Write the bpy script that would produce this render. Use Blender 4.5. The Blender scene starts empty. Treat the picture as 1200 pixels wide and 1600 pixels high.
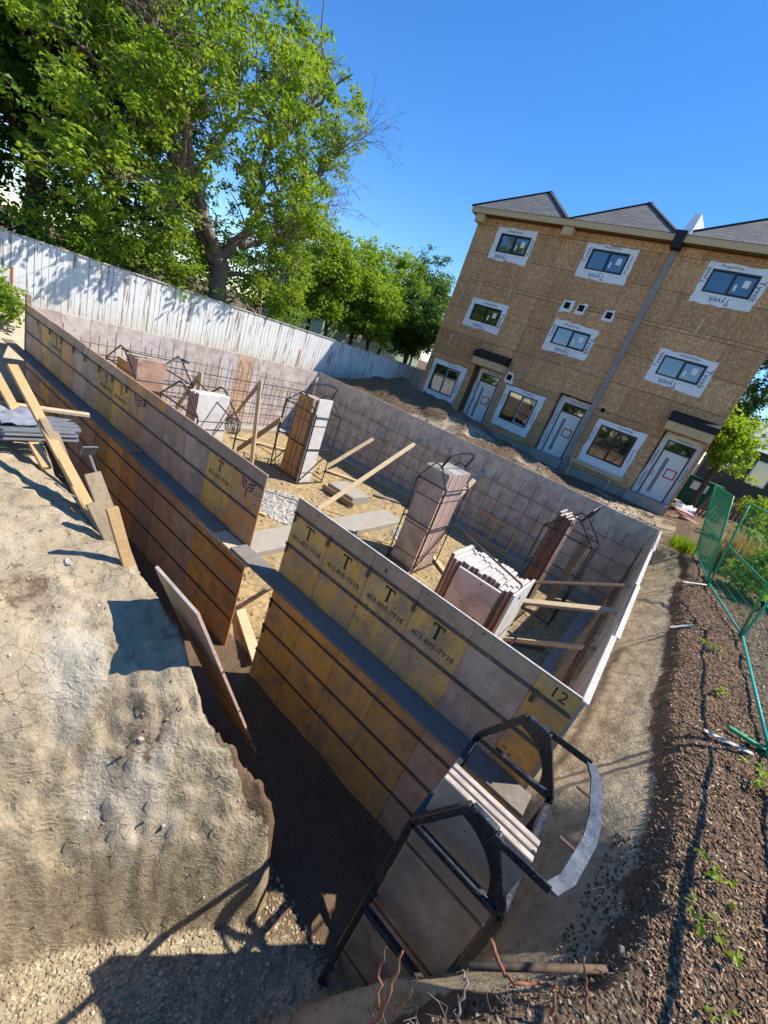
import bpy, math, random
import numpy as np
from mathutils import Vector, Matrix

random.seed(7)
rng = np.random.default_rng(7)
scene = bpy.context.scene
C = scene.collection

# ------------------------------------------------------------------ camera
F, PITCH, ROLL, YAW = 648.5, math.radians(20.733), math.radians(20.501), math.radians(-31.216)
cam_d = bpy.data.cameras.new('camera')
cam = bpy.data.objects.new('camera', cam_d); C.objects.link(cam)
cam_d.sensor_fit = 'VERTICAL'; cam_d.sensor_height = 36.0; cam_d.lens = 36.0 * F / 1600.0
cam_d.clip_start = 0.02; cam_d.clip_end = 2000
fw = Vector((math.sin(YAW) * math.cos(PITCH), math.cos(YAW) * math.cos(PITCH), -math.sin(PITCH)))
rt = Vector((math.cos(YAW), -math.sin(YAW), 0)); up = rt.cross(fw)
r2 = math.cos(ROLL) * rt + math.sin(ROLL) * up; u2 = -math.sin(ROLL) * rt + math.cos(ROLL) * up
mw = Matrix((r2, u2, -fw)).transposed().to_4x4()
cam.matrix_world = mw
scene.camera = cam

# ------------------------------------------------------------------ world, sun, exposure
SUN_AZ, SUN_EL = math.radians(43), math.radians(53)      # azimuth from +Y towards +X
w = bpy.data.worlds.new('World'); scene.world = w; w.use_nodes = True
wn = w.node_tree; bg = wn.nodes['Background']
sky = wn.nodes.new('ShaderNodeTexSky'); sky.sky_type = 'NISHITA'; sky.sun_disc = False
sky.sun_elevation = SUN_EL; sky.sun_rotation = SUN_AZ
sky.air_density = 1.0; sky.dust_density = 0.0; sky.ozone_density = 3.0; sky.altitude = 1000
hs = wn.nodes.new('ShaderNodeHueSaturation'); hs.inputs['Saturation'].default_value = 1.29; hs.inputs['Hue'].default_value = 0.505
wn.links.new(sky.outputs[0], hs.inputs['Color']); wn.links.new(hs.outputs[0], bg.inputs['Color'])
bg.inputs['Strength'].default_value = 0.14
sd = bpy.data.lights.new('sun', 'SUN'); sd.energy = 4.4; sd.angle = math.radians(0.5); sd.color = (1.0, 0.93, 0.82)
sun = bpy.data.objects.new('sun', sd); C.objects.link(sun); sun.location = (20, 20, 30)
tosun = Vector((math.sin(SUN_AZ) * math.cos(SUN_EL), math.cos(SUN_AZ) * math.cos(SUN_EL), math.sin(SUN_EL)))
sun.rotation_euler = tosun.to_track_quat('Z', 'Y').to_euler()
vs = scene.view_settings
vs.view_transform = 'Standard'; vs.look = 'None'; vs.gamma = 1.0; vs.use_curve_mapping = False; vs.exposure = 0.75
scene.render.engine = 'CYCLES'; scene.cycles.max_bounces = 7; scene.cycles.diffuse_bounces = 4; scene.cycles.transmission_bounces = 3; scene.cycles.transparent_max_bounces = 4

# ------------------------------------------------------------------ material helpers
class NT:
    def __init__(s, name, rough=0.8, spec=0.3):
        s.m = bpy.data.materials.new(name); s.m.use_nodes = True
        s.t = s.m.node_tree; s.b = s.t.nodes['Principled BSDF']
        s.b.inputs['Roughness'].default_value = rough
        s.b.inputs['Specular IOR Level'].default_value = spec
    def n(s, t, **kw):
        x = s.t.nodes.new(t)
        for k, v in kw.items(): setattr(x, k, v)
        return x
    def l(s, a, b): s.t.links.new(a, b)
    def coord(s, kind='Object', scale=(1, 1, 1), rnd=False):
        if kind == 'World': o = s.n('ShaderNodeNewGeometry').outputs['Position']
        else: o = s.n('ShaderNodeTexCoord').outputs[kind]
        mp = s.n('ShaderNodeMapping'); mp.inputs['Scale'].default_value = scale
        s.l(o, mp.inputs['Vector'])
        if rnd:
            oi = s.n('ShaderNodeObjectInfo'); mu = s.n('ShaderNodeMath', operation='MULTIPLY'); mu.inputs[1].default_value = 37.0
            s.l(oi.outputs['Random'], mu.inputs[0]); cb = s.n('ShaderNodeCombineXYZ')
            for i in range(3): s.l(mu.outputs[0], cb.inputs[i])
            s.l(cb.outputs[0], mp.inputs['Location'])
        return mp.outputs[0]
    def noise(s, co, scale, detail=4, rough=0.55, dist=0.0):
        x = s.n('ShaderNodeTexNoise'); x.inputs['Scale'].default_value = scale; x.inputs['Detail'].default_value = detail
        x.inputs['Roughness'].default_value = rough; x.inputs['Distortion'].default_value = dist
        s.l(co, x.inputs['Vector']); return x.outputs[0]
    def voro(s, co, scale, feature='F1', out='Distance'):
        x = s.n('ShaderNodeTexVoronoi'); x.feature = feature; x.inputs['Scale'].default_value = scale
        s.l(co, x.inputs['Vector']); return x.outputs[out]
    def ramp(s, f, stops):
        x = s.n('ShaderNodeValToRGB'); e = x.color_ramp.elements
        while len(e) > 1: e.remove(e[-1])
        for i, (p, c) in enumerate(stops):
            c = c if isinstance(c, tuple) else (c, c, c)
            k = e[0] if i == 0 else e.new(p)
            k.position = p; k.color = (*c, 1)
        s.l(f, x.inputs[0]); return x.outputs[0]
    def mix(s, f, a, b, mode='MIX'):
        x = s.n('ShaderNodeMix', data_type='RGBA', blend_type=mode)
        for sock, v in ((x.inputs[0], f), (x.inputs[6], a), (x.inputs[7], b)):
            if isinstance(v, (int, float)): sock.default_value = v
            elif isinstance(v, tuple): sock.default_value = (*v, 1)
            else: s.l(v, sock)
        return x.outputs[2]
    def math(s, op, a, b=0.0):
        x = s.n('ShaderNodeMath', operation=op)
        for i, v in enumerate((a, b)):
            if isinstance(v, (int, float)): x.inputs[i].default_value = v
            else: s.l(v, x.inputs[i])
        return x.outputs[0]
    def objcol(s): return s.n('ShaderNodeObjectInfo').outputs['Color']
    def attr(s, name):
        x = s.n('ShaderNodeAttribute'); x.attribute_name = name; return x.outputs['Color']
    def base(s, c):
        if isinstance(c, tuple): s.b.inputs['Base Color'].default_value = (*c, 1)
        else: s.l(c, s.b.inputs['Base Color'])
    def bump(s, h, strength=0.4, dist=0.01):
        x = s.n('ShaderNodeBump'); x.inputs['Strength'].default_value = strength; x.inputs['Distance'].default_value = dist
        s.l(h, x.inputs['Height']); s.l(x.outputs[0], s.b.inputs['Normal'])
    def roughn(s, c): s.l(c, s.b.inputs['Roughness'])

MT = {}
def m_formply():
    k = NT('form_plywood', 0.6, 0.3)
    co = k.coord('Object', rnd=True); st = k.coord('Object', (14, 14, 1.1), rnd=True)
    streak = k.noise(st, 1.6, 5, 0.6); blot = k.noise(co, 3.2, 6, 0.62, 0.6); fine = k.noise(co, 26, 3)
    c = k.mix(k.ramp(streak, [(0.3, 0.0), (0.7, 0.55)]), k.objcol(), k.mix(1.0, k.objcol(), (0.62, 0.56, 0.46), 'MULTIPLY'))
    c = k.mix(k.ramp(blot, [(0.45, 0.0), (0.66, 0.8)]), c, (0.40, 0.255, 0.175))
    c = k.mix(k.ramp(k.noise(co, 1.7, 5, 0.6), [(0.52, 0.0), (0.70, 0.6)]), c, (0.22, 0.155, 0.115))
    c = k.mix(k.ramp(k.noise(st, 5.0, 3), [(0.6, 0.0), (0.75, 0.45)]), c, (0.16, 0.10, 0.07))
    c = k.mix(k.ramp(k.noise(co, 2.2, 6, 0.7, 0.4), [(0.46, 0.0), (0.74, 0.36)]), c, (0.60, 0.48, 0.33))
    c = k.mix(k.ramp(k.noise(co, 30, 5, 0.75), [(0.60, 0.0), (0.70, 0.6)]), c, (0.62, 0.56, 0.48))
    sp = k.ramp(k.noise(co, 17, 2, 0.5), [(0.70, 0.0), (0.74, 0.85)])
    c = k.mix(sp, c, (0.035, 0.025, 0.02))
    k.base(c); k.bump(k.math('ADD', fine, streak), 0.25, 0.004)
    k.roughn(k.ramp(blot, [(0.3, 0.38), (0.7, 0.75)])); return k.m
def m_innerply():
    k = NT('oiled_plywood', 0.7, 0.25)
    co = k.coord('Object', rnd=True); blot = k.noise(co, 2.6, 6, 0.6, 0.8); fine = k.noise(co, 22, 4)
    c = k.mix(k.ramp(blot, [(0.40, 0.0), (0.62, 1.0)]), k.objcol(), k.mix(1.0, k.objcol(), (0.70, 0.66, 0.64), 'MULTIPLY'))
    c = k.mix(k.ramp(k.noise(co, 1.4, 6, 0.65, 1.2), [(0.57, 0.0), (0.72, 0.5)]), c, (0.44, 0.25, 0.20))
    c = k.mix(k.ramp(k.noise(co, 5, 5, 0.7), [(0.58, 0.0), (0.72, 0.6)]), c, (0.50, 0.46, 0.42))
    c = k.mix(k.ramp(k.noise(co, 14, 2, 0.5), [(0.70, 0.0), (0.74, 0.85)]), c, (0.04, 0.03, 0.025))
    k.base(c); k.bump(fine, 0.25, 0.004); return k.m
def m_lumber(name, a, b, stain=0.25):
    k = NT(name, 0.75, 0.2); co = k.coord('Object', rnd=True)
    g = k.noise(k.coord('Object', (9, 9, 9), rnd=True), 1.3, 5, 0.65, 1.4); big = k.noise(co, 1.8, 4)
    c = k.mix(k.ramp(g, [(0.3, 0.0), (0.75, 1.0)]), a, b)
    c = k.mix(k.ramp(big, [(0.5, 0.0), (0.75, stain)]), c, (0.12, 0.09, 0.06))
    c = k.mix(k.ramp(k.noise(co, 30, 2), [(0.68, 0.0), (0.75, 0.6)]), c, (0.10, 0.07, 0.045))
    k.base(c); k.bump(g, 0.25, 0.004); return k.m
def m_steel(name, a, b, rough=0.5, metal=0.3, scuff=None, sc=38):
    k = NT(name, rough, 0.5); co = k.coord('Object', rnd=True); n = k.noise(co, 9, 6, 0.65)
    c = k.mix(k.ramp(n, [(0.35, 0.0), (0.65, 1.0)]), a, b)
    if scuff: c = k.mix(k.ramp(k.noise(co, sc, 4, 0.75), [(0.59, 0.0), (0.70, 0.65)]), c, scuff)
    k.base(c); k.b.inputs['Metallic'].default_value = metal; k.bump(n, 0.35, 0.004)
    k.roughn(k.ramp(n, [(0.3, rough * 0.7), (0.7, min(1, rough * 1.4))])); return k.m
def m_plain(name, c, rough=0.7, var=0.25, scale=6.0, spec=0.3):
    k = NT(name, rough, spec); co = k.coord('Object', rnd=True); n = k.noise(co, scale, 6, 0.6)
    k.base(k.mix(k.ramp(n, [(0.3, 0.0), (0.7, 1.0)]), c, tuple(x * (1 - var) for x in c))); k.bump(n, 0.15, 0.004); return k.m
def m_concrete():
    k = NT('concrete', 0.85, 0.2); co = k.coord('World'); n = k.noise(co, 5, 7, 0.65)
    c = k.mix(n, (0.42, 0.39, 0.33), (0.26, 0.23, 0.19)); k.base(c); k.bump(k.noise(co, 40, 4), 0.35, 0.006); return k.m
def m_soil():
    k = NT('soil', 0.95, 0.1); co = k.coord('World'); a = k.attr('soil')          # r mulch/topsoil and painted trench shade, g sand floor, b pale clay, base loam
    sep = k.n('ShaderNodeSeparateColor'); k.l(a, sep.inputs[0])
    n1 = k.noise(co, 1.6, 8, 0.65, 0.4); n2 = k.noise(co, 9, 8, 0.7); n3 = k.noise(co, 55, 5, 0.7)
    loam = k.mix(k.ramp(n1, [(0.32, 0.0), (0.68, 1.0)]), (0.35, 0.28, 0.18), (0.48, 0.40, 0.275))
    loam = k.mix(k.ramp(n2, [(0.33, 0.7), (0.50, 0.0)]), loam, (0.18, 0.13, 0.078))
    clay = k.mix(n2, (0.60, 0.54, 0.42), (0.38, 0.33, 0.24))
    sand = k.mix(k.ramp(n1, [(0.35, 0.0), (0.65, 1.0)]), (0.50, 0.37, 0.18), (0.34, 0.26, 0.15))
    sand = k.mix(k.ramp(n2, [(0.40, 0.7), (0.56, 0.0)]), sand, (0.17, 0.125, 0.075))
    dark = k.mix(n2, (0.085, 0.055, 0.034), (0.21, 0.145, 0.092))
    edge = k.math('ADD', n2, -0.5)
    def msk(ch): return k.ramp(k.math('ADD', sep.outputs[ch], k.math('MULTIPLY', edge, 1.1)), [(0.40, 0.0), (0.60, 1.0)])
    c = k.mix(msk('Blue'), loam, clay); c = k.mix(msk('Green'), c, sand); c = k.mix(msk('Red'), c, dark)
    c = k.mix(k.ramp(n3, [(0.30, 0.45), (0.46, 0.0)]), c, k.mix(1.0, c, (0.55, 0.52, 0.5), 'MULTIPLY'))
    c = k.mix(k.ramp(n3, [(0.60, 0.0), (0.72, 0.5)]), c, (0.50, 0.45, 0.36))
    wv = k.n('ShaderNodeVectorMath', operation='ADD'); nz = k.n('ShaderNodeTexNoise'); nz.inputs['Scale'].default_value = 3.0; nz.inputs['Detail'].default_value = 5; k.l(co, nz.inputs['Vector'])
    sc_ = k.n('ShaderNodeVectorMath', operation='SCALE'); sc_.inputs['Scale'].default_value = 0.35; k.l(nz.outputs['Color'], sc_.inputs[0]); k.l(co, wv.inputs[0]); k.l(sc_.outputs[0], wv.inputs[1]); wco = wv.outputs[0]
    zone = k.ramp(k.noise(co, 1.1, 4, 0.6), [(0.47, 0.0), (0.58, 1.0)])
    crk = k.ramp(k.voro(wco, 5.5, 'DISTANCE_TO_EDGE'), [(0.0, 1.0), (0.022, 0.0)]); crk = k.math('MULTIPLY', crk, zone)
    c = k.mix(k.math('MULTIPLY', crk, 0.55), c, (0.10, 0.075, 0.05))
    clod = k.math('MULTIPLY', k.ramp(k.voro(wco, 24, 'F1'), [(0.0, 1.0), (0.6, 0.0)]), k.math('SUBTRACT', 1.0, zone))
    k.base(c)
    h = k.math('ADD', k.math('ADD', k.math('MULTIPLY', n2, 1.3), k.math('MULTIPLY', n3, 0.45)), k.math('ADD', k.math('MULTIPLY', clod, 0.35), k.math('MULTIPLY', crk, -0.35)))
    k.bump(h, 0.6, 0.03); return k.m
def m_osb():
    k = NT('osb_sheathing', 0.85, 0.15); co = k.coord('World')
    v = k.n('ShaderNodeTexVoronoi'); v.inputs['Scale'].default_value = 16.0; k.l(k.coord('World', (1.5, 1, 1)), v.inputs['Vector'])
    sv = k.n('ShaderNodeSeparateColor'); k.l(v.outputs['Color'], sv.inputs[0])
    n = k.noise(co, 0.5, 5, 0.6)
    c = k.ramp(sv.outputs[0], [(0.0, (0.46, 0.26, 0.125)), (0.45, (0.61, 0.36, 0.18)), (0.75, (0.68, 0.41, 0.215)), (1.0, (0.80, 0.53, 0.30))])
    c = k.mix(k.ramp(n, [(0.35, 0.0), (0.7, 0.5)]), c, k.mix(1.0, c, (0.70, 0.62, 0.58), 'MULTIPLY'))
    br = k.n('ShaderNodeTexBrick'); br.offset = 0.0; br.inputs['Scale'].default_value = 1.0
    br.inputs['Brick Width'].default_value = 0.4; br.inputs['Row Height'].default_value = 0.305; br.inputs['Mortar Size'].default_value = 0.010
    sx = k.n('ShaderNodeSeparateXYZ'); k.l(co, sx.inputs[0]); cb = k.n('ShaderNodeCombineXYZ')
    k.l(sx.outputs['X'], cb.inputs[0]); k.l(sx.outputs['Z'], cb.inputs[1]); k.l(cb.outputs[0], br.inputs['Vector'])
    c = k.mix(k.math('MULTIPLY', br.outputs['Fac'], 0.36), c, (0.16, 0.09, 0.045))
    rv = k.n('ShaderNodeObjectInfo').outputs['Random']; c = k.mix(k.math('MULTIPLY', rv, 0.85), c, k.mix(1.0, c, (0.72, 0.70, 0.68), 'MULTIPLY'))
    st = k.ramp(k.noise(k.coord('World', (2.2, 1, 0.35)), 1.2, 5, 0.65), [(0.52, 0.0), (0.72, 0.5)]); c = k.mix(st, c, (0.26, 0.17, 0.11))
    k.base(c); k.bump(sv.outputs[1], 0.3, 0.004); return k.m
def m_shingle():
    k = NT('asphalt_shingle', 0.9, 0.2); br = k.n('ShaderNodeTexBrick'); uv = k.n('ShaderNodeTexCoord').outputs['UV']
    br.inputs['Scale'].default_value = 1.0; br.inputs['Brick Width'].default_value = 0.30; br.inputs['Row Height'].default_value = 0.145
    br.inputs['Mortar Size'].default_value = 0.012; br.inputs['Color1'].default_value = (0.12, 0.12, 0.12, 1); br.inputs['Color2'].default_value = (0.22, 0.215, 0.21, 1)
    br.inputs['Mortar'].default_value = (0.03, 0.03, 0.03, 1); br.inputs['Bias'].default_value = 0.0
    k.l(uv, br.inputs['Vector']); n = k.noise(k.coord('World'), 14, 4)
    k.base(k.mix(k.math('MULTIPLY', n, 0.6), br.outputs['Color'], (0.15, 0.145, 0.14))); k.bump(br.outputs['Fac'], 0.5, 0.01); return k.m
def m_whitefence():
    k = NT('peeling_white_paint', 0.75, 0.25); co = k.coord('Object', rnd=True)
    n = k.noise(k.coord('Object', (7, 7, 1.1), rnd=True), 1.5, 6, 0.7); oi = k.n('ShaderNodeObjectInfo').outputs['Random']
    thr = k.math('ADD', n, k.math('MULTIPLY', oi, 0.13))
    paint = k.mix(k.noise(co, 3, 5), (0.80, 0.80, 0.78), (0.62, 0.62, 0.60))
    wood = k.mix(k.noise(co, 12, 4), (0.22, 0.13, 0.08), (0.34, 0.27, 0.21))
    c = k.mix(k.ramp(thr, [(0.62, 0.0), (0.69, 1.0)]), paint, wood)
    sx = k.n('ShaderNodeSeparateXYZ'); k.l(k.coord('Object'), sx.inputs[0])
    low = k.ramp(k.math('ADD', sx.outputs['Z'], k.math('MULTIPLY', k.noise(co, 4, 4), 0.5)), [(0.30, 0.55), (0.75, 0.0)])
    c = k.mix(low, c, (0.42, 0.36, 0.24)); k.base(c); k.bump(n, 0.4, 0.006); return k.m
def m_leaf(name, a, b, trans=0.38):
    k = NT(name, 0.5, 0.3); t = k.attr('tint'); c = k.mix(t, a, b); k.base(c)
    tr = k.n('ShaderNodeBsdfTranslucent'); k.l(k.mix(1.0, c, (1.5, 1.5, 0.6), 'MULTIPLY'), tr.inputs['Color'])
    mx = k.n('ShaderNodeMixShader'); mx.inputs[0].default_value = trans
    out = k.t.nodes['Material Output']; k.l(k.b.outputs[0], mx.inputs[1]); k.l(tr.outputs[0], mx.inputs[2]); k.l(mx.outputs[0], out.inputs[0]); return k.m
def m_bark(name, a, b):
    k = NT(name, 0.95, 0.1); n = k.noise(k.coord('World', (5, 5, 1.0)), 3.0, 7, 0.7, 0.6)
    k.base(k.mix(k.ramp(n, [(0.35, 0.0), (0.65, 1.0)]), a, b)); k.bump(n, 0.8, 0.04); return k.m
def m_glass():
    k = NT('window_glass', 0.03, 0.9); k.base((0.012, 0.016, 0.02)); k.b.inputs['Coat Weight'].default_value = 0.25; k.b.inputs['Coat Roughness'].default_value = 0.02
    k.b.inputs['IOR'].default_value = 1.9
    k.bump(k.noise(k.coord('World'), 0.9, 2), 0.06, 0.05); return k.m
def m_tint(name, rough=0.85):
    k = NT(name, rough, 0.2); k.base(k.attr('tint')); return k.m
def m_siding(name, c, pitch=0.13):
    k = NT(name, 0.7, 0.25); sx = k.n('ShaderNodeSeparateXYZ'); k.l(k.coord('World'), sx.inputs[0])
    fr = k.math('FRACT', k.math('MULTIPLY', sx.outputs['Z'], 1 / pitch))
    k.base(k.mix(k.ramp(fr, [(0.0, 0.0), (0.06, 1.0)]), tuple(x * 0.45 for x in c), c)); k.bump(fr, 0.5, 0.02); return k.m

MT.update(form=m_formply(), inner=m_innerply(), concrete=m_concrete(), soil=m_soil(), osb=m_osb(), shingle=m_shingle(), fence=m_whitefence(), glass=m_glass())
MT['pine'] = m_lumber('pine_lumber', (0.62, 0.50, 0.33), (0.46, 0.34, 0.19), 0.15)
MT['oldwood'] = m_lumber('weathered_lumber', (0.36, 0.27, 0.17), (0.22, 0.16, 0.10), 0.4)
MT['plank'] = m_lumber('grey_plank', (0.25, 0.225, 0.19), (0.15, 0.135, 0.115), 0.5)
MT['orangewood'] = m_lumber('orange_lumber', (0.56, 0.37, 0.18), (0.42, 0.26, 0.11), 0.2)
MT['brownwood'] = m_lumber('brown_wood', (0.22, 0.12, 0.07), (0.12, 0.065, 0.04), 0.4)
MT['band'] = m_steel('rusty_band', (0.16, 0.095, 0.06), (0.085, 0.06, 0.045), 0.65, 0.1, (0.30, 0.24, 0.19))
MT['rustedge'] = m_steel('rusty_panel_edge', (0.22, 0.10, 0.06), (0.11, 0.055, 0.04), 0.8, 0.0, (0.45, 0.36, 0.3))
MT['rebar'] = m_steel('rebar_steel', (0.10, 0.07, 0.055), (0.17, 0.13, 0.11), 0.55, 0.5)
MT['rebarlit'] = m_steel('new_rebar_steel', (0.30, 0.31, 0.33), (0.20, 0.19, 0.19), 0.45, 0.5)
MT['black'] = m_steel('black_rack_paint', (0.010, 0.011, 0.014), (0.024, 0.026, 0.03), 0.28, 0.0, (0.42, 0.44, 0.47), 70)
MT['strap'] = m_steel('worn_sky_sheen_strap', (0.05, 0.06, 0.075), (0.10, 0.115, 0.135), 0.30, 0.0, (0.45, 0.48, 0.52), 60)  # sky sheen painted into the blue-grey base; the scuffs are wear
MT['paleedge'] = m_plain('pale_panel_edge', (0.64, 0.58, 0.51), 0.8, 0.4, 14)
MT['dustedge'] = m_plain('dusty_panel_edge', (0.58, 0.49, 0.41), 0.85, 0.5, 12)
MT['pinkedge'] = m_plain('pink_panel_edge', (0.74, 0.52, 0.43), 0.8, 0.35, 20)
MT['whiteface'] = m_plain('white_panel_face', (0.72, 0.68, 0.62), 0.7, 0.25, 5)
def m_print(name, c):
    k = NT(name, 0.8, 0.2); k.base(c); tr = k.n('ShaderNodeBsdfTransparent'); mx = k.n('ShaderNodeMixShader')
    k.l(k.ramp(k.noise(k.coord('World'), 16, 5, 0.7), [(0.50, 0.0), (0.66, 0.9)]), mx.inputs[0]); k.l(k.b.outputs[0], mx.inputs[1]); k.l(tr.outputs[0], mx.inputs[2]); k.l(mx.outputs[0], k.t.nodes['Material Output'].inputs[0]); return k.m
MT['darkprint'] = m_print('dark_print', (0.05, 0.04, 0.03))
MT['blueprint'] = m_plain('blue_print', (0.04, 0.06, 0.17), 0.8, 0.2)
MT['wrap'] = m_plain('house_wrap', (0.80, 0.82, 0.84), 0.55, 0.12, 3)
MT['wrapblue'] = m_plain('wrap_lettering_blue', (0.02, 0.06, 0.22), 0.7, 0.1)
MT['wrapblack'] = m_plain('wrap_lettering_black', (0.03, 0.035, 0.05), 0.7, 0.1)
MT['blackframe'] = m_plain('black_window_frame', (0.012, 0.013, 0.016), 0.35, 0.2, 6, 0.5)
MT['whiteframe'] = m_plain('white_sash', (0.70, 0.72, 0.74), 0.5, 0.1)
MT['door'] = m_plain('white_door_paint', (0.74, 0.75, 0.74), 0.4, 0.08)
MT['doorglass'] = m_plain('frosted_door_glass', (0.20, 0.215, 0.23), 0.25, 0.25, 4, 0.5)
MT['red'] = m_plain('red_notice', (0.62, 0.03, 0.03), 0.7, 0.1)
MT['paper'] = m_plain('paper', (0.80, 0.80, 0.78), 0.8, 0.05)
MT['membrane'] = m_plain('black_membrane', (0.012, 0.012, 0.018), 0.55, 0.2)
MT['fascia'] = m_lumber('fascia_board', (0.62, 0.47, 0.28), (0.50, 0.36, 0.20), 0.1)
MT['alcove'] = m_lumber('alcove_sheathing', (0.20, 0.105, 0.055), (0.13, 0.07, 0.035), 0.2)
MT['duct'] = m_plain('grey_metal_cladding', (0.30, 0.28, 0.25), 0.55, 0.25, 3)
MT['shadowhole'] = m_plain('dark_opening', (0.008, 0.008, 0.009), 0.9, 0.1)
MT['orangepaint'] = m_plain('orange_marker_paint', (0.80, 0.16, 0.03), 0.7, 0.2)
MT['greenwire'] = m_plain('green_fence_coating', (0.02, 0.34, 0.13), 0.45, 0.25, 5, 0.5)
MT['teal'] = m_plain('teal_fence_coating', (0.02, 0.42, 0.34), 0.45, 0.2, 5, 0.5)
MT['stonegrey'] = m_plain('pale_stone', (0.46, 0.42, 0.35), 0.9, 0.3, 30)
MT['stone'] = m_tint('loose_stone'); MT['chip'] = m_tint('wood_chip')
MT['bark'] = m_bark('grey_bark', (0.14, 0.105, 0.08), (0.30, 0.25, 0.20))
MT['darkbark'] = m_bark('dark_bark', (0.05, 0.035, 0.028), (0.13, 0.10, 0.08))
MT['leafA'] = m_leaf('maple_leaf', (0.105, 0.205, 0.018), (0.34, 0.44, 0.04), 0.45)
MT['leafB'] = m_leaf('dark_leaf', (0.035, 0.085, 0.014), (0.09, 0.17, 0.025))
MT['leafC'] = m_leaf('yellow_green_leaf', (0.14, 0.24, 0.015), (0.32, 0.42, 0.03))
MT['leafD'] = m_leaf('light_leaf', (0.11, 0.21, 0.018), (0.32, 0.42, 0.04), 0.45)
MT['straw'] = m_leaf('dry_straw', (0.34, 0.22, 0.10), (0.52, 0.38, 0.20), 0.2)
MT['root'] = m_plain('red_brown_root', (0.30, 0.13, 0.065), 0.8, 0.35, 25)
MT['twig'] = m_plain('pale_twig', (0.36, 0.30, 0.25), 0.85, 0.4, 25)
MT['cloth'] = m_plain('grey_cloth', (0.30, 0.31, 0.36), 0.9, 0.4, 7)
MT['foam'] = m_plain('pink_foam', (0.62, 0.34, 0.33), 0.8, 0.15)
MT['brick'] = m_plain('terracotta', (0.40, 0.20, 0.15), 0.8, 0.25)
MT['mudpipe'] = m_plain('mud_covered_pipe', (0.17, 0.12, 0.08), 0.85, 0.45, 14)
MT['pipe'] = m_plain('muddy_grey_pipe', (0.26, 0.235, 0.20), 0.6, 0.4, 9)
MT['zinc'] = m_steel('scuffed_steel', (0.35, 0.35, 0.34), (0.22, 0.21, 0.20), 0.45, 0.6)
MT['sidinggreen'] = m_siding('pale_green_siding', (0.34, 0.42, 0.30)); MT['sidingdark'] = m_siding('dark_green_siding', (0.055, 0.068, 0.055))
MT['roofpale'] = m_plain('pale_grey_roofing', (0.42, 0.42, 0.42), 0.9, 0.2, 4)
MT['carwhite'] = m_plain('car_paint', (0.50, 0.52, 0.56), 0.25, 0.05, 2, 0.6)
MT['rubber'] = m_plain('tyre_rubber', (0.02, 0.02, 0.02), 0.8, 0.1)
MT['plastic'] = m_plain('white_plastic_sheet', (0.66, 0.70, 0.78), 0.4, 0.2)
MT['greenmetal'] = m_plain('dark_green_metal', (0.015, 0.10, 0.06), 0.5, 0.2)

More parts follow.
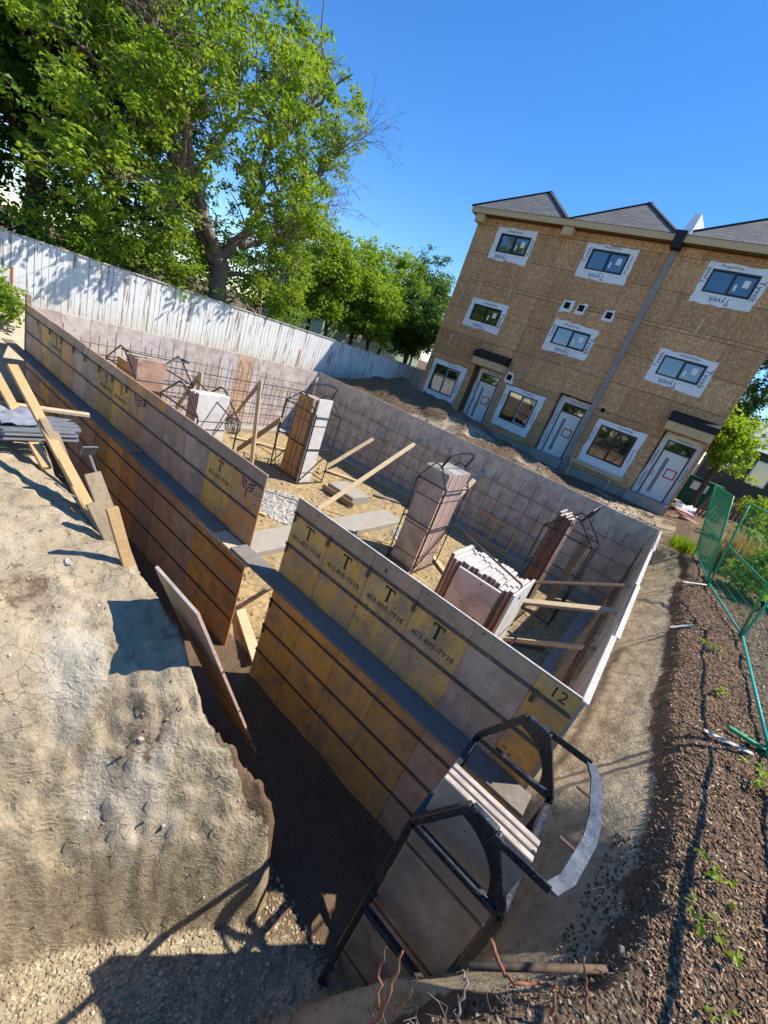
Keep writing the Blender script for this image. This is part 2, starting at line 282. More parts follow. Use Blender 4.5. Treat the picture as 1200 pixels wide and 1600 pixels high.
# ------------------------------------------------------------------ mesh helpers
class MB:
    def __init__(s): s.v = []; s.f = []; s.mi = []
    def add(s, vs_, fs, mi=0):
        o = len(s.v); s.v.extend([tuple(map(float, p)) for p in vs_]); s.f.extend([tuple(i + o for i in f) for f in fs]); s.mi.extend([mi] * len(fs))
    def box(s, a, b, mi=0):
        x0, y0, z0 = a; x1, y1, z1 = b
        s.add([(x0, y0, z0), (x1, y0, z0), (x1, y1, z0), (x0, y1, z0), (x0, y0, z1), (x1, y0, z1), (x1, y1, z1), (x0, y1, z1)],
              [(0, 3, 2, 1), (4, 5, 6, 7), (0, 1, 5, 4), (1, 2, 6, 5), (2, 3, 7, 6), (3, 0, 4, 7)], mi)
    def cbox(s, a, b, c=0.004, mi=0, M=None):
        a = np.array(a, float); b = np.array(b, float); ctr = (a + b) / 2; h = np.abs(b - a) / 2; c = min(c, h.min() * 0.8)
        vs_ = []; idx = {}
        for sx in (-1, 1):
            for sy in (-1, 1):
                for sz in (-1, 1):
                    sg = np.array((sx, sy, sz))
                    for ax in range(3):
                        p = sg * (h - c); p[ax] = sg[ax] * h[ax]; idx[(sx, sy, sz, ax)] = len(vs_); vs_.append(ctr + p)
        fs = []
        for ax in range(3):
            u, w_ = (ax + 1) % 3, (ax + 2) % 3
            for sg in (-1, 1):
                q = []
                for su, sw in ((-1, -1), (1, -1), (1, 1), (-1, 1)):
                    t = [0, 0, 0]; t[ax] = sg; t[u] = su; t[w_] = sw; q.append(idx[(*t, ax)])
                fs.append(tuple(q if sg > 0 else q[::-1]))
            for su in (-1, 1):
                for sw in (-1, 1):
                    t0 = [0, 0, 0]; t0[u] = su; t0[w_] = sw
                    A = list(t0); A[ax] = -1; B = list(t0); B[ax] = 1
                    fs.append((idx[(*A, u)], idx[(*B, u)], idx[(*B, w_)], idx[(*A, w_)]))
        for sx in (-1, 1):
            for sy in (-1, 1):
                for sz in (-1, 1): fs.append(tuple(idx[(sx, sy, sz, k)] for k in range(3)))
        if M is not None: vs_ = [M @ Vector(p) for p in vs_]
        s.add(vs_, fs, mi)
    def beam(s, p, q, w=0.04, h=0.04, upv=(0, 0, 1), c=0.003, mi=0):
        p = Vector(p); q = Vector(q); d = (q - p); L = d.length; d.normalize(); u = Vector(upv)
        if abs(d.dot(u)) > 0.98: u = Vector((0, 1, 0))
        sd_ = d.cross(u).normalized(); u = sd_.cross(d).normalized()
        M = Matrix((d, sd_, u)).transposed().to_4x4(); M.translation = p
        s.cbox((0, -w / 2, -h / 2), (L, w / 2, h / 2), c, mi, M)
    def tube(s, pts, rad, n=8, mi=0, cap=True):
        pts = [Vector(p) for p in pts]; rs = rad if isinstance(rad, (list, tuple)) else [rad] * len(pts)
        o = []; prev = None; vs_ = []; fs = []
        for i, p in enumerate(pts):
            d = (pts[min(i + 1, len(pts) - 1)] - pts[max(i - 1, 0)]).normalized()
            if prev is None: prev = d.orthogonal().normalized()
            u = (prev - d * prev.dot(d)).normalized(); prev = u; v = d.cross(u)
            for k in range(n):
                a = 2 * math.pi * k / n; vs_.append(p + (u * math.cos(a) + v * math.sin(a)) * rs[i])
        for i in range(len(pts) - 1):
            for k in range(n): fs.append((i * n + k, i * n + (k + 1) % n, (i + 1) * n + (k + 1) % n, (i + 1) * n + k))
        if cap: fs.append(tuple(range(n))[::-1]); fs.append(tuple((len(pts) - 1) * n + k for k in range(n)))
        s.add(vs_, fs, mi)
    def prism(s, poly, ext, mi=0):
        n = len(poly); e = Vector(ext); a = [Vector(p) for p in poly]; b = [p + e for p in a]
        s.add(a + b, [tuple(range(n))[::-1], tuple(range(n, 2 * n))] + [(i, (i + 1) % n, n + (i + 1) % n, n + i) for i in range(n)], mi)

WL = {}
def wl(o): return WL.get(o.name, Vector((0, 0, 0)))
def empty(name, loc):
    o = bpy.data.objects.new(name, None); C.objects.link(o); o.empty_display_size = 0.2; o.location = loc; WL[o.name] = Vector(loc); return o
def tag(o, label=None, cat=None, group=None, kind=None):
    if label: o['label'] = label
    if cat: o['category'] = cat
    if group: o['group'] = group
    if kind: o['kind'] = kind
    return o
def thing(name, label, cat, loc=(0, 0, 0), group=None): return tag(empty(name, loc), label, cat, group)
def put(name, mesh, org, parent=None):
    o = bpy.data.objects.new(name, mesh); C.objects.link(o); org = Vector(org)
    if parent is not None: o.parent = parent; o.location = org - wl(parent)
    else: o.location = org
    WL[o.name] = org; return o
def build(mb, name, mats, parent=None, org=None, smooth=False, color=None):
    if isinstance(mats, str): mats = [mats]
    v = np.array(mb.v); org = v.min(0) if org is None else np.array(org, float)
    me = bpy.data.meshes.new(name); me.from_pydata((v - org).tolist(), [], mb.f); me.update()
    for m in mats: me.materials.append(MT[m])
    if len(mats) > 1: me.polygons.foreach_set('material_index', mb.mi)
    if smooth: me.polygons.foreach_set('use_smooth', [True] * len(mb.f))
    o = put(name, me, org, parent)
    if color: o.color = (*color, 1)
    return o
def one(name, mats, parent, fn, *a, **k):
    color = k.pop('color', None); smooth = k.pop('smooth', False)
    mb = MB(); getattr(mb, fn)(*a, **k); return build(mb, name, mats, parent, color=color, smooth=smooth)
def np_mesh(name, V, Fq, mats, tint=None, attr='tint', smooth=False):
    """V (n,3); Fq (m,k) equal-size faces"""
    me = bpy.data.meshes.new(name); n = len(V); m, kk = Fq.shape
    me.vertices.add(n); me.vertices.foreach_set('co', V.astype(np.float32).ravel())
    me.loops.add(m * kk); me.loops.foreach_set('vertex_index', Fq.astype(np.int32).ravel())
    me.polygons.add(m); me.polygons.foreach_set('loop_start', (np.arange(m) * kk).astype(np.int32))
    me.polygons.foreach_set('use_smooth', np.full(m, smooth))
    for x in mats: me.materials.append(MT[x])
    if tint is not None:
        at = me.color_attributes.new(attr, 'FLOAT_COLOR', 'POINT')
        t = np.ones((n, 4), np.float32); t[:, :3] = tint if tint.ndim == 2 else tint[:, None]; at.data.foreach_set('color', t.ravel())
    me.update(calc_edges=True); me.validate(); return me
def text_mesh(body, size, name='lettering', width=1.0):
    cu = bpy.data.curves.new(name, 'FONT'); cu.body = body; cu.size = size; cu.extrude = 0.0008; cu.align_x = 'CENTER'; cu.align_y = 'CENTER'; cu.resolution_u = 2
    o = bpy.data.objects.new(name, cu); C.objects.link(o); bpy.context.view_layer.update()
    me = bpy.data.meshes.new_from_object(o); bpy.data.objects.remove(o); bpy.data.curves.remove(cu); return me
def letter_on_front(body, size, x, y, z, mat, parent, rot=0.0, name='lettering', sx=1.0, cache={}):
    """flat lettering on a surface that faces -Y"""
    if (body, size, mat) not in cache:
        me = text_mesh(body, size); me.materials.clear(); me.materials.append(MT[mat]); cache[(body, size, mat)] = me
    o = put(name, cache[(body, size, mat)], (x, y - 0.0012, z), parent)
    o.rotation_euler = (math.pi / 2, 0, 0) if not rot else (Matrix.Rotation(-rot, 3, 'Y') @ Matrix.Rotation(math.pi / 2, 3, 'X')).to_euler()
    o.scale = (sx, 1, 1); return o

# ------------------------------------------------------------------ noise
_tabs = [rng.random((256, 256)) for _ in range(4)]
def vnoise(x, y, t=0):
    T = _tabs[t % 4]; xi = np.floor(x).astype(int); yi = np.floor(y).astype(int); fx = x - xi; fy = y - yi
    fx = fx * fx * (3 - 2 * fx); fy = fy * fy * (3 - 2 * fy)
    a = T[xi & 255, yi & 255]; b = T[(xi + 1) & 255, yi & 255]; c = T[xi & 255, (yi + 1) & 255]; d = T[(xi + 1) & 255, (yi + 1) & 255]
    return (a * (1 - fx) + b * fx) * (1 - fy) + (c * (1 - fx) + d * fx) * fy - 0.5
def fbm(x, y, f, o=5, g=0.5, t=0):
    s = np.zeros_like(x); a = 1.0
    for i in range(o): s += a * vnoise(x * f + 17.3 * i + 91, y * f + 9.1 * i + 57, t + i); a *= g; f *= 2.03
    return s

# ------------------------------------------------------------------ terrain
def seg_dist(x, y, pts):
    d = np.full(x.shape, 1e9)
    for (ax, ay), (bx, by) in zip(pts[:-1], pts[1:]):
        vx, vy = bx - ax, by - ay; t = np.clip(((x - ax) * vx + (y - ay) * vy) / (vx * vx + vy * vy), 0, 1)
        d = np.minimum(d, np.hypot(x - ax - t * vx, y - ay - t * vy))
    return d
def inside(x, y, poly):
    r = np.zeros(x.shape, bool); n = len(poly)
    for i in range(n):
        (ax, ay), (bx, by) = poly[i], poly[(i + 1) % n]
        if ay == by: continue
        r ^= ((ay > y) != (by > y)) & (x < (bx - ax) * (y - ay) / (by - ay) + ax)
    return r
CREST = [(1.1, 14.3), (1.16, 11), (1.06, 8), (1.10, 6), (1.02, 4.6), (1.08, 3.5), (1.10, 2.7), (1.06, 2.25), (0.93, 1.92), (0.6, 1.55), (0.36, 1.27), (0.25, 1.08), (0.28, 0.7), (0.34, 0.2), (0.4, -6)]
PIT = CREST + [(-20, -6), (-20, 14.3)]
TOE = [(-2.0, -6), (-1.97, 0.1), (-1.89, 0.41), (-1.72, 0.75), (-1.38, 1.22), (-1.13, 1.57), (-0.93, 1.86), (-0.95, 2.05)]
TRENCH = [(-0.95, 2.05), (-1.15, 2.16), (-1.45, 2.08), (-1.9, 2.0), (-2.6, 1.98), (-3.4, 2.02), (-5, 2.06), (-6.5, 2.1), (-8, 2.05), (-10, 1.9), (-12, 1.5), (-13.6, 0.8), (-14.4, -1), (-14.4, -6)]
MOUND = TOE + TRENCH[1:]
def edge_y(x): return np.interp(x, [p[0] for p in TRENCH[::-1]], [p[1] for p in TRENCH[::-1]]) + 0.16 * fbm(x, 0 * x + 3.3, 1.1, 4, 0.5, 1)
def height(x, y):
    n1 = fbm(x, y, 0.9, 6, 0.55); n2 = fbm(x, y, 5.0, 5, 0.6, 2)
    ridg = 1 - np.abs(fbm(x, y, 2.2, 4, 0.55, 1)) * 2
    g = np.interp(x, [-30, -16, -13, -1, 0.6, 3, 40], [-2.3, -2.45, -2.45, -2.4, -2.22, -2.18, -2.1])
    g = np.where(y > 13.5, np.minimum(g, np.interp(y, [13.5, 15], [g.min() if False else -2.42, -2.52]) + np.interp(x, [0.3, 1.2], [0, 0.25])), g)
    heap = 1.15 * np.exp(-(((x + 11.6) / 2.9) ** 2 + ((y - 17.2) / 1.9) ** 2)) + 0.78 * np.exp(-(((x + 7.6) / 2.6) ** 2 + ((y - 16.0) / 1.5) ** 2)) + 0.45 * np.exp(-(((x + 4.2) / 1.6) ** 2 + ((y - 15.6) / 1.2) ** 2))
    g = g + heap * (1 + 0.5 * n1) + 0.04 * n1 + 0.03 * n2 * np.where(x > 0.9, 1.2, 0.8)
    # right hand bank
    ins = inside(x, y, PIT); d = np.where(ins, seg_dist(x, y, CREST), -seg_dist(x, y, CREST)) + 0.09 * n1 + 0.035 * n2
    dropA = np.interp(d, [-0.12, 0.0, 0.05, 0.11, 0.45, 0.62, 0.75, 1.2], [0, 0.04, 0.20, 0.34, 1.05, 1.85, 2.35, 2.58])
    dropB = np.interp(d, [-0.12, 0.0, 0.05, 0.10, 0.80, 0.95, 1.2], [0, 0.04, 0.14, 0.22, 0.86, 1.25, 2.58])
    wy = np.clip((y - 2.5) / 1.1, 0, 1); wy = wy * wy * (3 - 2 * wy); drop = dropA * (1 - wy) + dropB * wy
    dropC = np.interp(d, [-0.12, 0.0, 0.06, 0.14, 0.26], [0, 0.05, 0.5, 1.5, 2.58]); wc = np.clip((1.75 - y) / 0.4, 0, 1); drop = drop * (1 - wc) + dropC * wc
    fl = np.interp(y, [2.6, 3.2, 3.6, 4.2], [-4.80, -4.86, -4.80, -4.66]) + 0.035 * n2 + 0.05 * n1
    z = np.where(ins | (d > -0.12), np.maximum(fl, g - drop + 0.06 * n2 * (drop > 0.3)), g)
    # far and left banks
    zf = np.interp(y, [13.45, 13.9, 14.25], [-4.6, -3.4, -2.5]); zl = np.interp(x, [-15.9, -14.7, -13.75, -13.55], [-2.5, -3.05, -4.25, -4.7]) + 0.05 * n1
    z = np.where((y > 13.4) & (x < 1.2), np.maximum(z, np.minimum(zf, g)), z)
    z = np.where(x < -13.5, np.maximum(z, np.minimum(zl, g)), z)
    z = np.where((x < -15.8) | (y > 14.3), g, z)
    # uncut ground left of the camera
    im = inside(x, y, MOUND); sg = np.where(im, 1.0, -1.0); dt = sg * seg_dist(x, y, TOE) + 0.06 * n1 + 0.035 * n2; de = np.where(x < -13.0, sg * seg_dist(x, y, TRENCH), edge_y(x) - y) + 0.03 * n1
    up1 = np.interp(dt, [0, 0.1, 0.2, 0.3, 0.5, 0.7, 0.9, 1.5, 2.4], [0, 0.5, 0.86, 1.10, 1.55, 1.93, 2.17, 2.35, 2.42])
    up2 = np.interp(de, [0, 0.13, 0.32, 0.42, 0.6, 1.2], [0, 0.8, 2.0, 2.3, 2.40, 2.44])
    rough_ = np.clip(fbm(x, y, 1.3, 3, 0.5, 3) * 3 + 0.5, 0, 1); crumb = 1 - np.abs(fbm(x, y, 6.0, 4, 0.6, 1)) * 3
    zm = -4.80 + np.minimum(up1, up2) + (0.10 * n1 + 0.055 * n2 * (0.4 + 0.8 * rough_) + 0.045 * np.maximum(rough_, 0.8 * np.interp(dt, [0.0, 0.1, 0.6, 0.9], [0, 1, 1, 0])) * (crumb - 0.6) * np.interp(dt, [0, 0.8, 1.6], [1.3, 0.8, 0.4])) * np.clip(np.minimum(up1, up2) * 3, 0, 1) + 0.05 * (ridg - 0.6) * np.interp(dt, [0, 0.3, 0.6], [0, 1, 0.5])
    zm = zm + 0.022 * np.sin(zm * 38 + 5 * n1 + 2 * n2) * np.interp(dt, [0.0, 0.1, 0.5, 0.9], [0, 1, 1, 0])
    lift = np.minimum(up1, up2); im = (lift > 0.03) & (x > -14.6) & (x < 0) & (y < 2.6)
    z = np.where((lift > 0) & (x < -0.5) & (y < 2.6), np.maximum(z, zm), z)
    return z, im, ins, d, dt, de, n1, n2
def axis(*parts):
    a = np.concatenate([np.arange(s, e, st) for s, e, st in parts] + [[parts[-1][1]]]); return a
gx = axis((-400, -60, 40), (-60, -20, 2.5), (-20, -8, 0.16), (-8, -3.2, 0.05), (-3.2, 1.7, 0.026), (1.7, 5, 0.09), (5, 20, 0.8), (20, 60, 5), (60, 400, 40))
gy = axis((-200, -12, 20), (-12, -0.6, 0.4), (-0.6, 3.3, 0.028), (3.3, 7, 0.07), (7, 14.6, 0.10), (14.6, 22, 0.16), (22, 40, 1.0), (40, 100, 6), (100, 600, 50))
GX, GY = np.meshgrid(gx, gy, indexing='ij')
GY = GY + np.clip(edge_y(GX) - 2.0, -0.35, 0.35) * np.exp(-((GY - 1.9) / 0.6) ** 2) * (GX < -0.9) * (GX > -13)
GZ, IM, INS, DD, DT, DE, N1, N2 = height(GX, GY)
def hz(x, y): return float(height(np.array([float(x)]), np.array([float(y)]))[0][0])
soil = np.zeros(GX.shape + (3,))
top = (GX > -0.3) & (DD < 0.28) & (GX < 40)
soil[..., 0] = np.where(top, np.interp(DD, [0.0, 0.07, 0.14], [1.0, 0.85, 0.1]), 0)
soil[..., 0] = np.where((GY > 14.4) & (GX < 0.8), np.clip(0.60 + 0.9 * N1, 0, 0.9), soil[..., 0])
soil[..., 0] = np.where(INS & ~IM & (GY < 3.6) & (GZ < -4.3), np.interp(GY - 0.55 * GX, [1.9, 2.6], [0, 0.85]), soil[..., 0])  # trench floor: shade painted in as darker soil
soil[..., 0] = np.where(IM & (DE < 0.30) & (DE < DT), 0.7, soil[..., 0])  # trench side of the mound: shade put into the soil colour too
soil[..., 0] = np.where(GX < -15.9, 0.7, soil[..., 0])
soil[..., 0] = np.where(GY < -5, 0.9, soil[..., 0]); soil[..., 0] = np.where((GY < 1.8) & (GX > -0.4) & (DD < 0.3) & ~IM, 0.85, soil[..., 0])  # near lip: dark topsoil, with shade painted down the bank face
RG = np.clip(fbm(GX, GY, 1.3, 3, 0.5, 3) * 3 + 0.5, 0, 1); soil[..., 0] = np.maximum(soil[..., 0], np.where(IM, 0.50 * RG * np.interp(DT, [0, 0.15, 0.7, 1.0], [0.6, 1, 0.9, 0.0]), 0))
soil[..., 1] = np.where(INS & ~IM & (GZ < -4.3) & (GY > 3.3), 0.85, 0.0)
for (px_, py_, rx, ry, s) in ((-1.85, 1.18, 0.24, 0.30, 0.8), (-2.05, 0.95, 0.2, 0.2, 0.7), (-2.55, 0.95, 0.4, 0.28, 0.75), (-1.62, 1.35, 0.1, 0.15, 0.6), (-2.3, 1.25, 0.25, 0.12, 0.5)):
    soil[..., 2] = np.maximum(soil[..., 2], np.where(IM, s * np.exp(-(((GX - px_) / rx) ** 2 + ((GY - py_) / ry) ** 2)), 0))
soil[..., 0] = np.maximum(soil[..., 0], np.where(IM, 0.8 * np.exp(-(((GX + 3.2) / 0.45) ** 2 + ((GY - 0.85) / 0.25) ** 2)), 0) * 0.7)
soil[..., 2] = np.maximum(soil[..., 2], np.where(INS & ~IM & (GX > 0.2) & (GY > 2.6), np.interp(DD, [0.12, 0.25], [0, 0.38]), 0))
soil[..., 2] = np.maximum(soil[..., 2], np.where((GX < -13.6) & (GX > -15.9), 0.9, 0))
nx, ny = GX.shape; I = np.arange(nx * ny).reshape(nx, ny)
Q = np.stack([I[:-1, :-1], I[1:, :-1], I[1:, 1:], I[:-1, 1:]], -1).reshape(-1, 4)
V = np.stack([GX, GY, GZ], -1).reshape(-1, 3); SO = soil.reshape(-1, 3)
def cellmask(a): return (a[:-1, :-1] & a[1:, 1:]).reshape(-1)
mound_c = cellmask(IM); pit_c = cellmask(INS & ~IM & (GY < 14.2) & (GX > -15.9) & (DD > 0.9)) & ~mound_c
bank_c = cellmask(INS & ~IM & (DD > 0.1) & (GY < 14.2) & (GX > -15.9)) & ~mound_c & ~pit_c
for nm, mk, lab in (('dirt_mound', mound_c, None), ('excavation_floor', pit_c, None), ('excavation_bank', bank_c, None), ('ground', ~(mound_c | pit_c | bank_c), None)):
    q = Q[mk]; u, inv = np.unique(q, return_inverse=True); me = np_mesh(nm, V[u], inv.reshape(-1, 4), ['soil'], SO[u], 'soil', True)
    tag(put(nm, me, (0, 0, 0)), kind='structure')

# ------------------------------------------------------------------ form walls of the foundation
YEL, ORG, PNK, BRN, GRY = (0.88, 0.49, 0.10), (0.78, 0.36, 0.10), (0.66, 0.47, 0.34), (0.60, 0.39, 0.24), (0.38, 0.33, 0.27)
YN, ZT, ZB = 3.40, -1.95, -4.88
BANDS = [-2.145, -2.578, -3.06, -3.45, -3.88, -4.315]
def emblem(parent, x, y, z):
    mb = MB(); K = 1.45
    for s in (-1, 1):
        for k in range(3):
            zc = z + 0.03 + (1 - k) * 0.034; w_ = 0.075 - 0.012 * k
            mb.prism([(x + s * 0.035, y, zc), (x + s * (0.035 + w_), y, zc + 0.022), (x + s * (0.035 + w_), y, zc + 0.038), (x + s * 0.035, y, zc + 0.02)], (0, -0.0012, 0))
        mb.prism([(x + s * 0.022, y, z + 0.09), (x + s * 0.034, y, z + 0.085), (x + s * 0.008, y, z - 0.02), (x, y, z - 0.005)], (0, -0.0012, 0))
    mb.prism([(x - 0.009, y, z), (x + 0.009, y, z), (x + 0.006, y, z - 0.09), (x - 0.006, y, z - 0.09)], (0, -0.0012, 0))
    mb.v = [(x + (p[0] - x) * K, p[1], z + (p[2] - z) * K) for p in mb.v]
    return build(mb, 'emblem', 'blueprint', parent)
def stencil_T(parent, x, y, z, h):
    mb = MB(); w_ = h * 0.40; e = (0, -0.0012, 0); k = h * 0.5
    P = lambda *pts: mb.prism([(x + a * h, y, z + b * h) for a, b in pts], e)
    P((-0.085, -0.5), (0.085, -0.5), (0.085, 0.40), (-0.085, 0.40)); P((-0.40, 0.38), (0.40, 0.38), (0.40, 0.50), (-0.40, 0.50))
    P((-0.40, 0.22), (-0.34, 0.22), (-0.30, 0.38), (-0.40, 0.38)); P((0.34, 0.22), (0.40, 0.22), (0.40, 0.38), (0.30, 0.38)); P((-0.19, -0.5), (0.19, -0.5), (0.085, -0.43), (-0.085, -0.43))
    return build(mb, 'stamped_letter', 'darkprint', parent)
def near_section(root, cols, rowcols, nclips):
    for (x0, x1, c, mark) in cols:
        dx = random.uniform(0, 0.004); o = one('panel', ['form'], root, 'cbox', (x0 + 0.001, YN + dx, ZB), (x1 - 0.001, YN + 0.03, -2.14), 0.010, color=c)
        xc = (x0 + x1) / 2
        if mark == 'T':
            stencil_T(o, xc, YN + dx, -2.275, 0.17)
            letter_on_front('403-805-7938', 0.092, xc + 0.005, YN + dx, -2.44, 'darkprint', o)
        if mark == 'E': emblem(o, xc, YN + dx, -2.32)
        if mark == 'H':
            one('hand_hole', ['shadowhole'], o, 'box', (xc - 0.05, YN - 0.004, -3.19), (xc + 0.05, YN + 0.002, -3.15))
    for (x0, x1, c, mark) in rowcols:
        o = one('top_board', ['form'], root, 'cbox', (x0 + 0.001, YN, -2.14), (x1 - 0.001, YN + 0.03, ZT + random.uniform(-0.006, 0.006)), 0.006, color=c)
        if mark: letter_on_front(mark, 0.15, (x0 + x1) / 2 + 0.02, YN, -2.045, 'darkprint', o)
    X0 = cols[0][0]; X1 = cols[-1][1]
    for b in BANDS: one('steel_band', ['band'], root, 'cbox', (X0, YN - 0.012, b - 0.019), (X1, YN - 0.0005, b + 0.019), 0.003)
    for (x, b) in nclips:
        mb = MB(); mb.cbox((x - 0.018, YN - 0.030, b - 0.105), (x + 0.018, YN - 0.013, b + 0.03), 0.004); mb.tube([(x, YN - 0.045, b + 0.02), (x, YN - 0.012, b + 0.02)], 0.014, 8)
        build(mb, 'clip', 'band', root)
    n = int((X1 - X0) / 0.325)
    mb = MB()
    for i in range(n):
        x = X0 + 0.16 + i * 0.325
        for b in BANDS[:3]: mb.cbox((x - 0.012, YN - 0.018, b - 0.010), (x + 0.012, YN - 0.0125, b + 0.010), 0.002)
    build(mb, 'band_pin', 'zinc', root)
fr = thing('formwork_wall', 'yellow plywood form wall nearest the camera stamped with letter T and phone number', 'formwork', (-1.5, YN, ZB), 'foundation form walls')
sR = [-3.25, -2.61, -1.97, -1.335, -0.70, -0.08, 0.27]
near_section(fr, [(sR[0], sR[1], YEL, 'T'), (sR[1], sR[2], YEL, 'T'), (sR[2], sR[3], (0.88, 0.52, 0.14), 'T'), (sR[3], sR[4], (0.86, 0.48, 0.12), 'T'), (sR[4], sR[5], PNK, None), (sR[5], sR[6], (0.82, 0.43, 0.10), 'H')],
    [(-3.25, -1.97, (0.54, 0.36, 0.22), None), (-1.97, -1.34, (0.56, 0.36, 0.23), None), (-1.34, -0.72, (0.58, 0.36, 0.24), None), (-0.72, -0.08, (0.48, 0.37, 0.24), None), (-0.08, 0.27, (0.66, 0.39, 0.11), '12')],
    [(-3.20, -2.145), (-3.20, -2.578), (-3.20, -3.45), (-3.20, -3.88), (-2.61, -2.145), (-1.97, -2.145), (-1.335, -2.145), (-0.04, -2.145)])
fl_ = thing('formwork_wall', 'long orange and pink plywood form wall running back to the left corner', 'formwork', (-8, YN, ZB), 'foundation form walls')
cols = []; x = -3.88; seq = [(ORG, 'E'), (YEL, 'T'), (PNK, None), (BRN, None), ((0.47, 0.30, 0.22), None), (ORG, 'E'), (YEL, 'T'), ((0.52, 0.33, 0.07), 'T'), (BRN, None), (PNK, None), (ORG, None), ((0.52, 0.34, 0.08), 'T'), (YEL, None), (BRN, None), (PNK, None)]
for c, mk in seq: cols.append((x - 0.655 if len(cols) < 14 else -13.5, x, c, mk)); x -= 0.655
cols = cols[::-1]
near_section(fl_, cols, [(-13.5, -11.7, BRN, None), (-11.7, -9.9, (0.46, 0.31, 0.2), None), (-9.9, -7.9, BRN, None), (-7.9, -6.55, ORG, None), (-6.55, -5.25, (0.44, 0.31, 0.23), None), (-5.25, -3.88, (0.44, 0.30, 0.21), None)],
    [(-12.6, -2.145), (-11.8, -2.145), (-11.1, -2.145), (-10.4, -2.145), (-9.8, -2.145), (-9.1, -2.145), (-8.5, -2.145), (-7.9, -2.145), (-7.2, -2.145)])
mb = MB(); mb.cbox((-13.57, YN - 0.01, ZB), (-13.48, YN + 0.09, -1.74), 0.005); build(mb, 'corner_post', 'oldwood', fl_)
# walkway planks on the outside of the near walls
def plank(label, a, b, mat='plank'):
    o = one('walkway_plank', [mat], None, 'cbox', a, b, 0.005); return tag(o, label, 'plank', 'planks along the form walls')
plank('grey plank ledge along the near yellow form wall, bridging the gap', (-3.93, 3.13, -3.045), (0.36, 3.385, -3.005))
plank('pale plank end at the left side of the gap in the near wall', (-4.75, 3.14, -3.095), (-3.55, 3.385, -3.050), 'pine')
plank('grey plank ledge along the middle of the long left form wall', (-9.2, 3.16, -3.05), (-4.4, 3.385, -3.0962 + 0.09))
plank('grey plank ledge ending past the far left corner of the forms', (-14.5, 3.17, -3.11), (-9.0, 3.385, -3.07))
plank('short dark board lying on the left ledge', (-7.6, 3.15, -3.004), (-7.0, 3.36, -2.97), 'oldwood')
tag(one('footing', ['concrete'], None, 'cbox', (-13.9, 2.95, -4.98), (0.45, 3.75, -4.885), 0.01), 'concrete footing strip under the near form wall', 'footing', 'concrete footings')
# inner walls
def inner_wall(label, p0, p1, nrm, z0, z1, colf, split=None):
    p0 = Vector(p0); p1 = Vector(p1); d = (p1 - p0); L = d.length; d.normalize(); n = int(round(L / 0.655)); st = L / n; nr = Vector(nrm)
    root = thing('formwork_wall', label, 'formwork', ((p0 + p1) / 2 + Vector((0, 0, z0))), 'foundation form walls')
    for i in range(n):
        a = p0 + d * (st * i + 0.001); b = p0 + d * (st * (i + 1) - 0.001); off = nr * random.uniform(-0.003, 0.003)
        lo = a + off - nr * 0.032; hi = b + off; zt = z1 + random.uniform(-0.012, 0.006)
        one('panel', ['inner'], root, 'cbox', (min(lo.x, hi.x), min(lo.y, hi.y), z0), (max(lo.x, hi.x), max(lo.y, hi.y), zt), 0.007, color=colf(i))
    return root
def gcol(i):
    return random.choice([(0.56, 0.50, 0.42), (0.60, 0.53, 0.44), (0.54, 0.47, 0.40), (0.60, 0.52, 0.43), (0.57, 0.50, 0.41)])
inner_wall('grey plywood form wall at the back of the pit facing the camera', (-13.45, 13.2, 0), (0.27, 13.2, 0), (0, -1, 0), -4.62, -1.96, gcol)
inner_wall('sunlit pink and grey form wall beside the white board fence', (-13.5, 3.45, 0), (-13.5, 13.16, 0), (1, 0, 0), -4.62, -1.96, lambda i: random.choice([(0.56, 0.50, 0.47), (0.60, 0.52, 0.47), (0.54, 0.46, 0.43), (0.58, 0.51, 0.48), (0.55, 0.38, 0.25)] if i == 9 else [(0.56, 0.50, 0.47), (0.60, 0.53, 0.48), (0.56, 0.47, 0.43)]))
rw = inner_wall('form wall on the right side of the pit with a white top edge', (0.275, 3.45, 0), (0.275, 13.16, 0), (-1, 0, 0), -4.62, -1.965, gcol)
for (y0, y1, dx) in ((3.37, 4.9, 0.0), (4.9, 7.2, 0.03), (7.2, 10.2, 0.01), (10.2, 13.2, 0.035)):
    one('top_plate', ['paleedge'], rw, 'cbox', (0.262 + dx, y0 + 0.004, -1.962), (0.318 + dx, y1 - 0.004, -1.935), 0.005)
for (p, q) in (((-3.25, YN + 0.004, -1.949), (0.27, YN + 0.027, -1.941)), ((-13.45, 13.203, -1.956), (0.25, 13.228, -1.945))):
    one('top_edge', ['paleedge'], fr if q[1] < 5 else rw, 'cbox', p, q, 0.003)
for a, b, lab in (((-13.3, 12.62, -4.75), (0.1, 13.16, -4.53), 'concrete footing strip at the foot of the back form wall'), ((-13.46, 3.9, -4.75), (-13.0, 12.6, -4.53), 'concrete footing strip at the foot of the sunlit left form wall'), ((-0.25, 3.9, -4.75), (0.235, 12.6, -4.53), 'concrete footing strip at the foot of the right form wall'),
                  ((-6.3, 3.8, -4.75), (-5.55, 10.4, -4.50), 'long pale concrete strip footing crossing the middle of the pit'), ((-8.05, 9.5, -4.75), (-6.95, 10.35, -4.37), 'square concrete pad with plank edge beside the pit brace')):
    tag(one('footing', ['concrete'], None, 'cbox', a, b, 0.012), lab, 'footing', 'concrete footings')
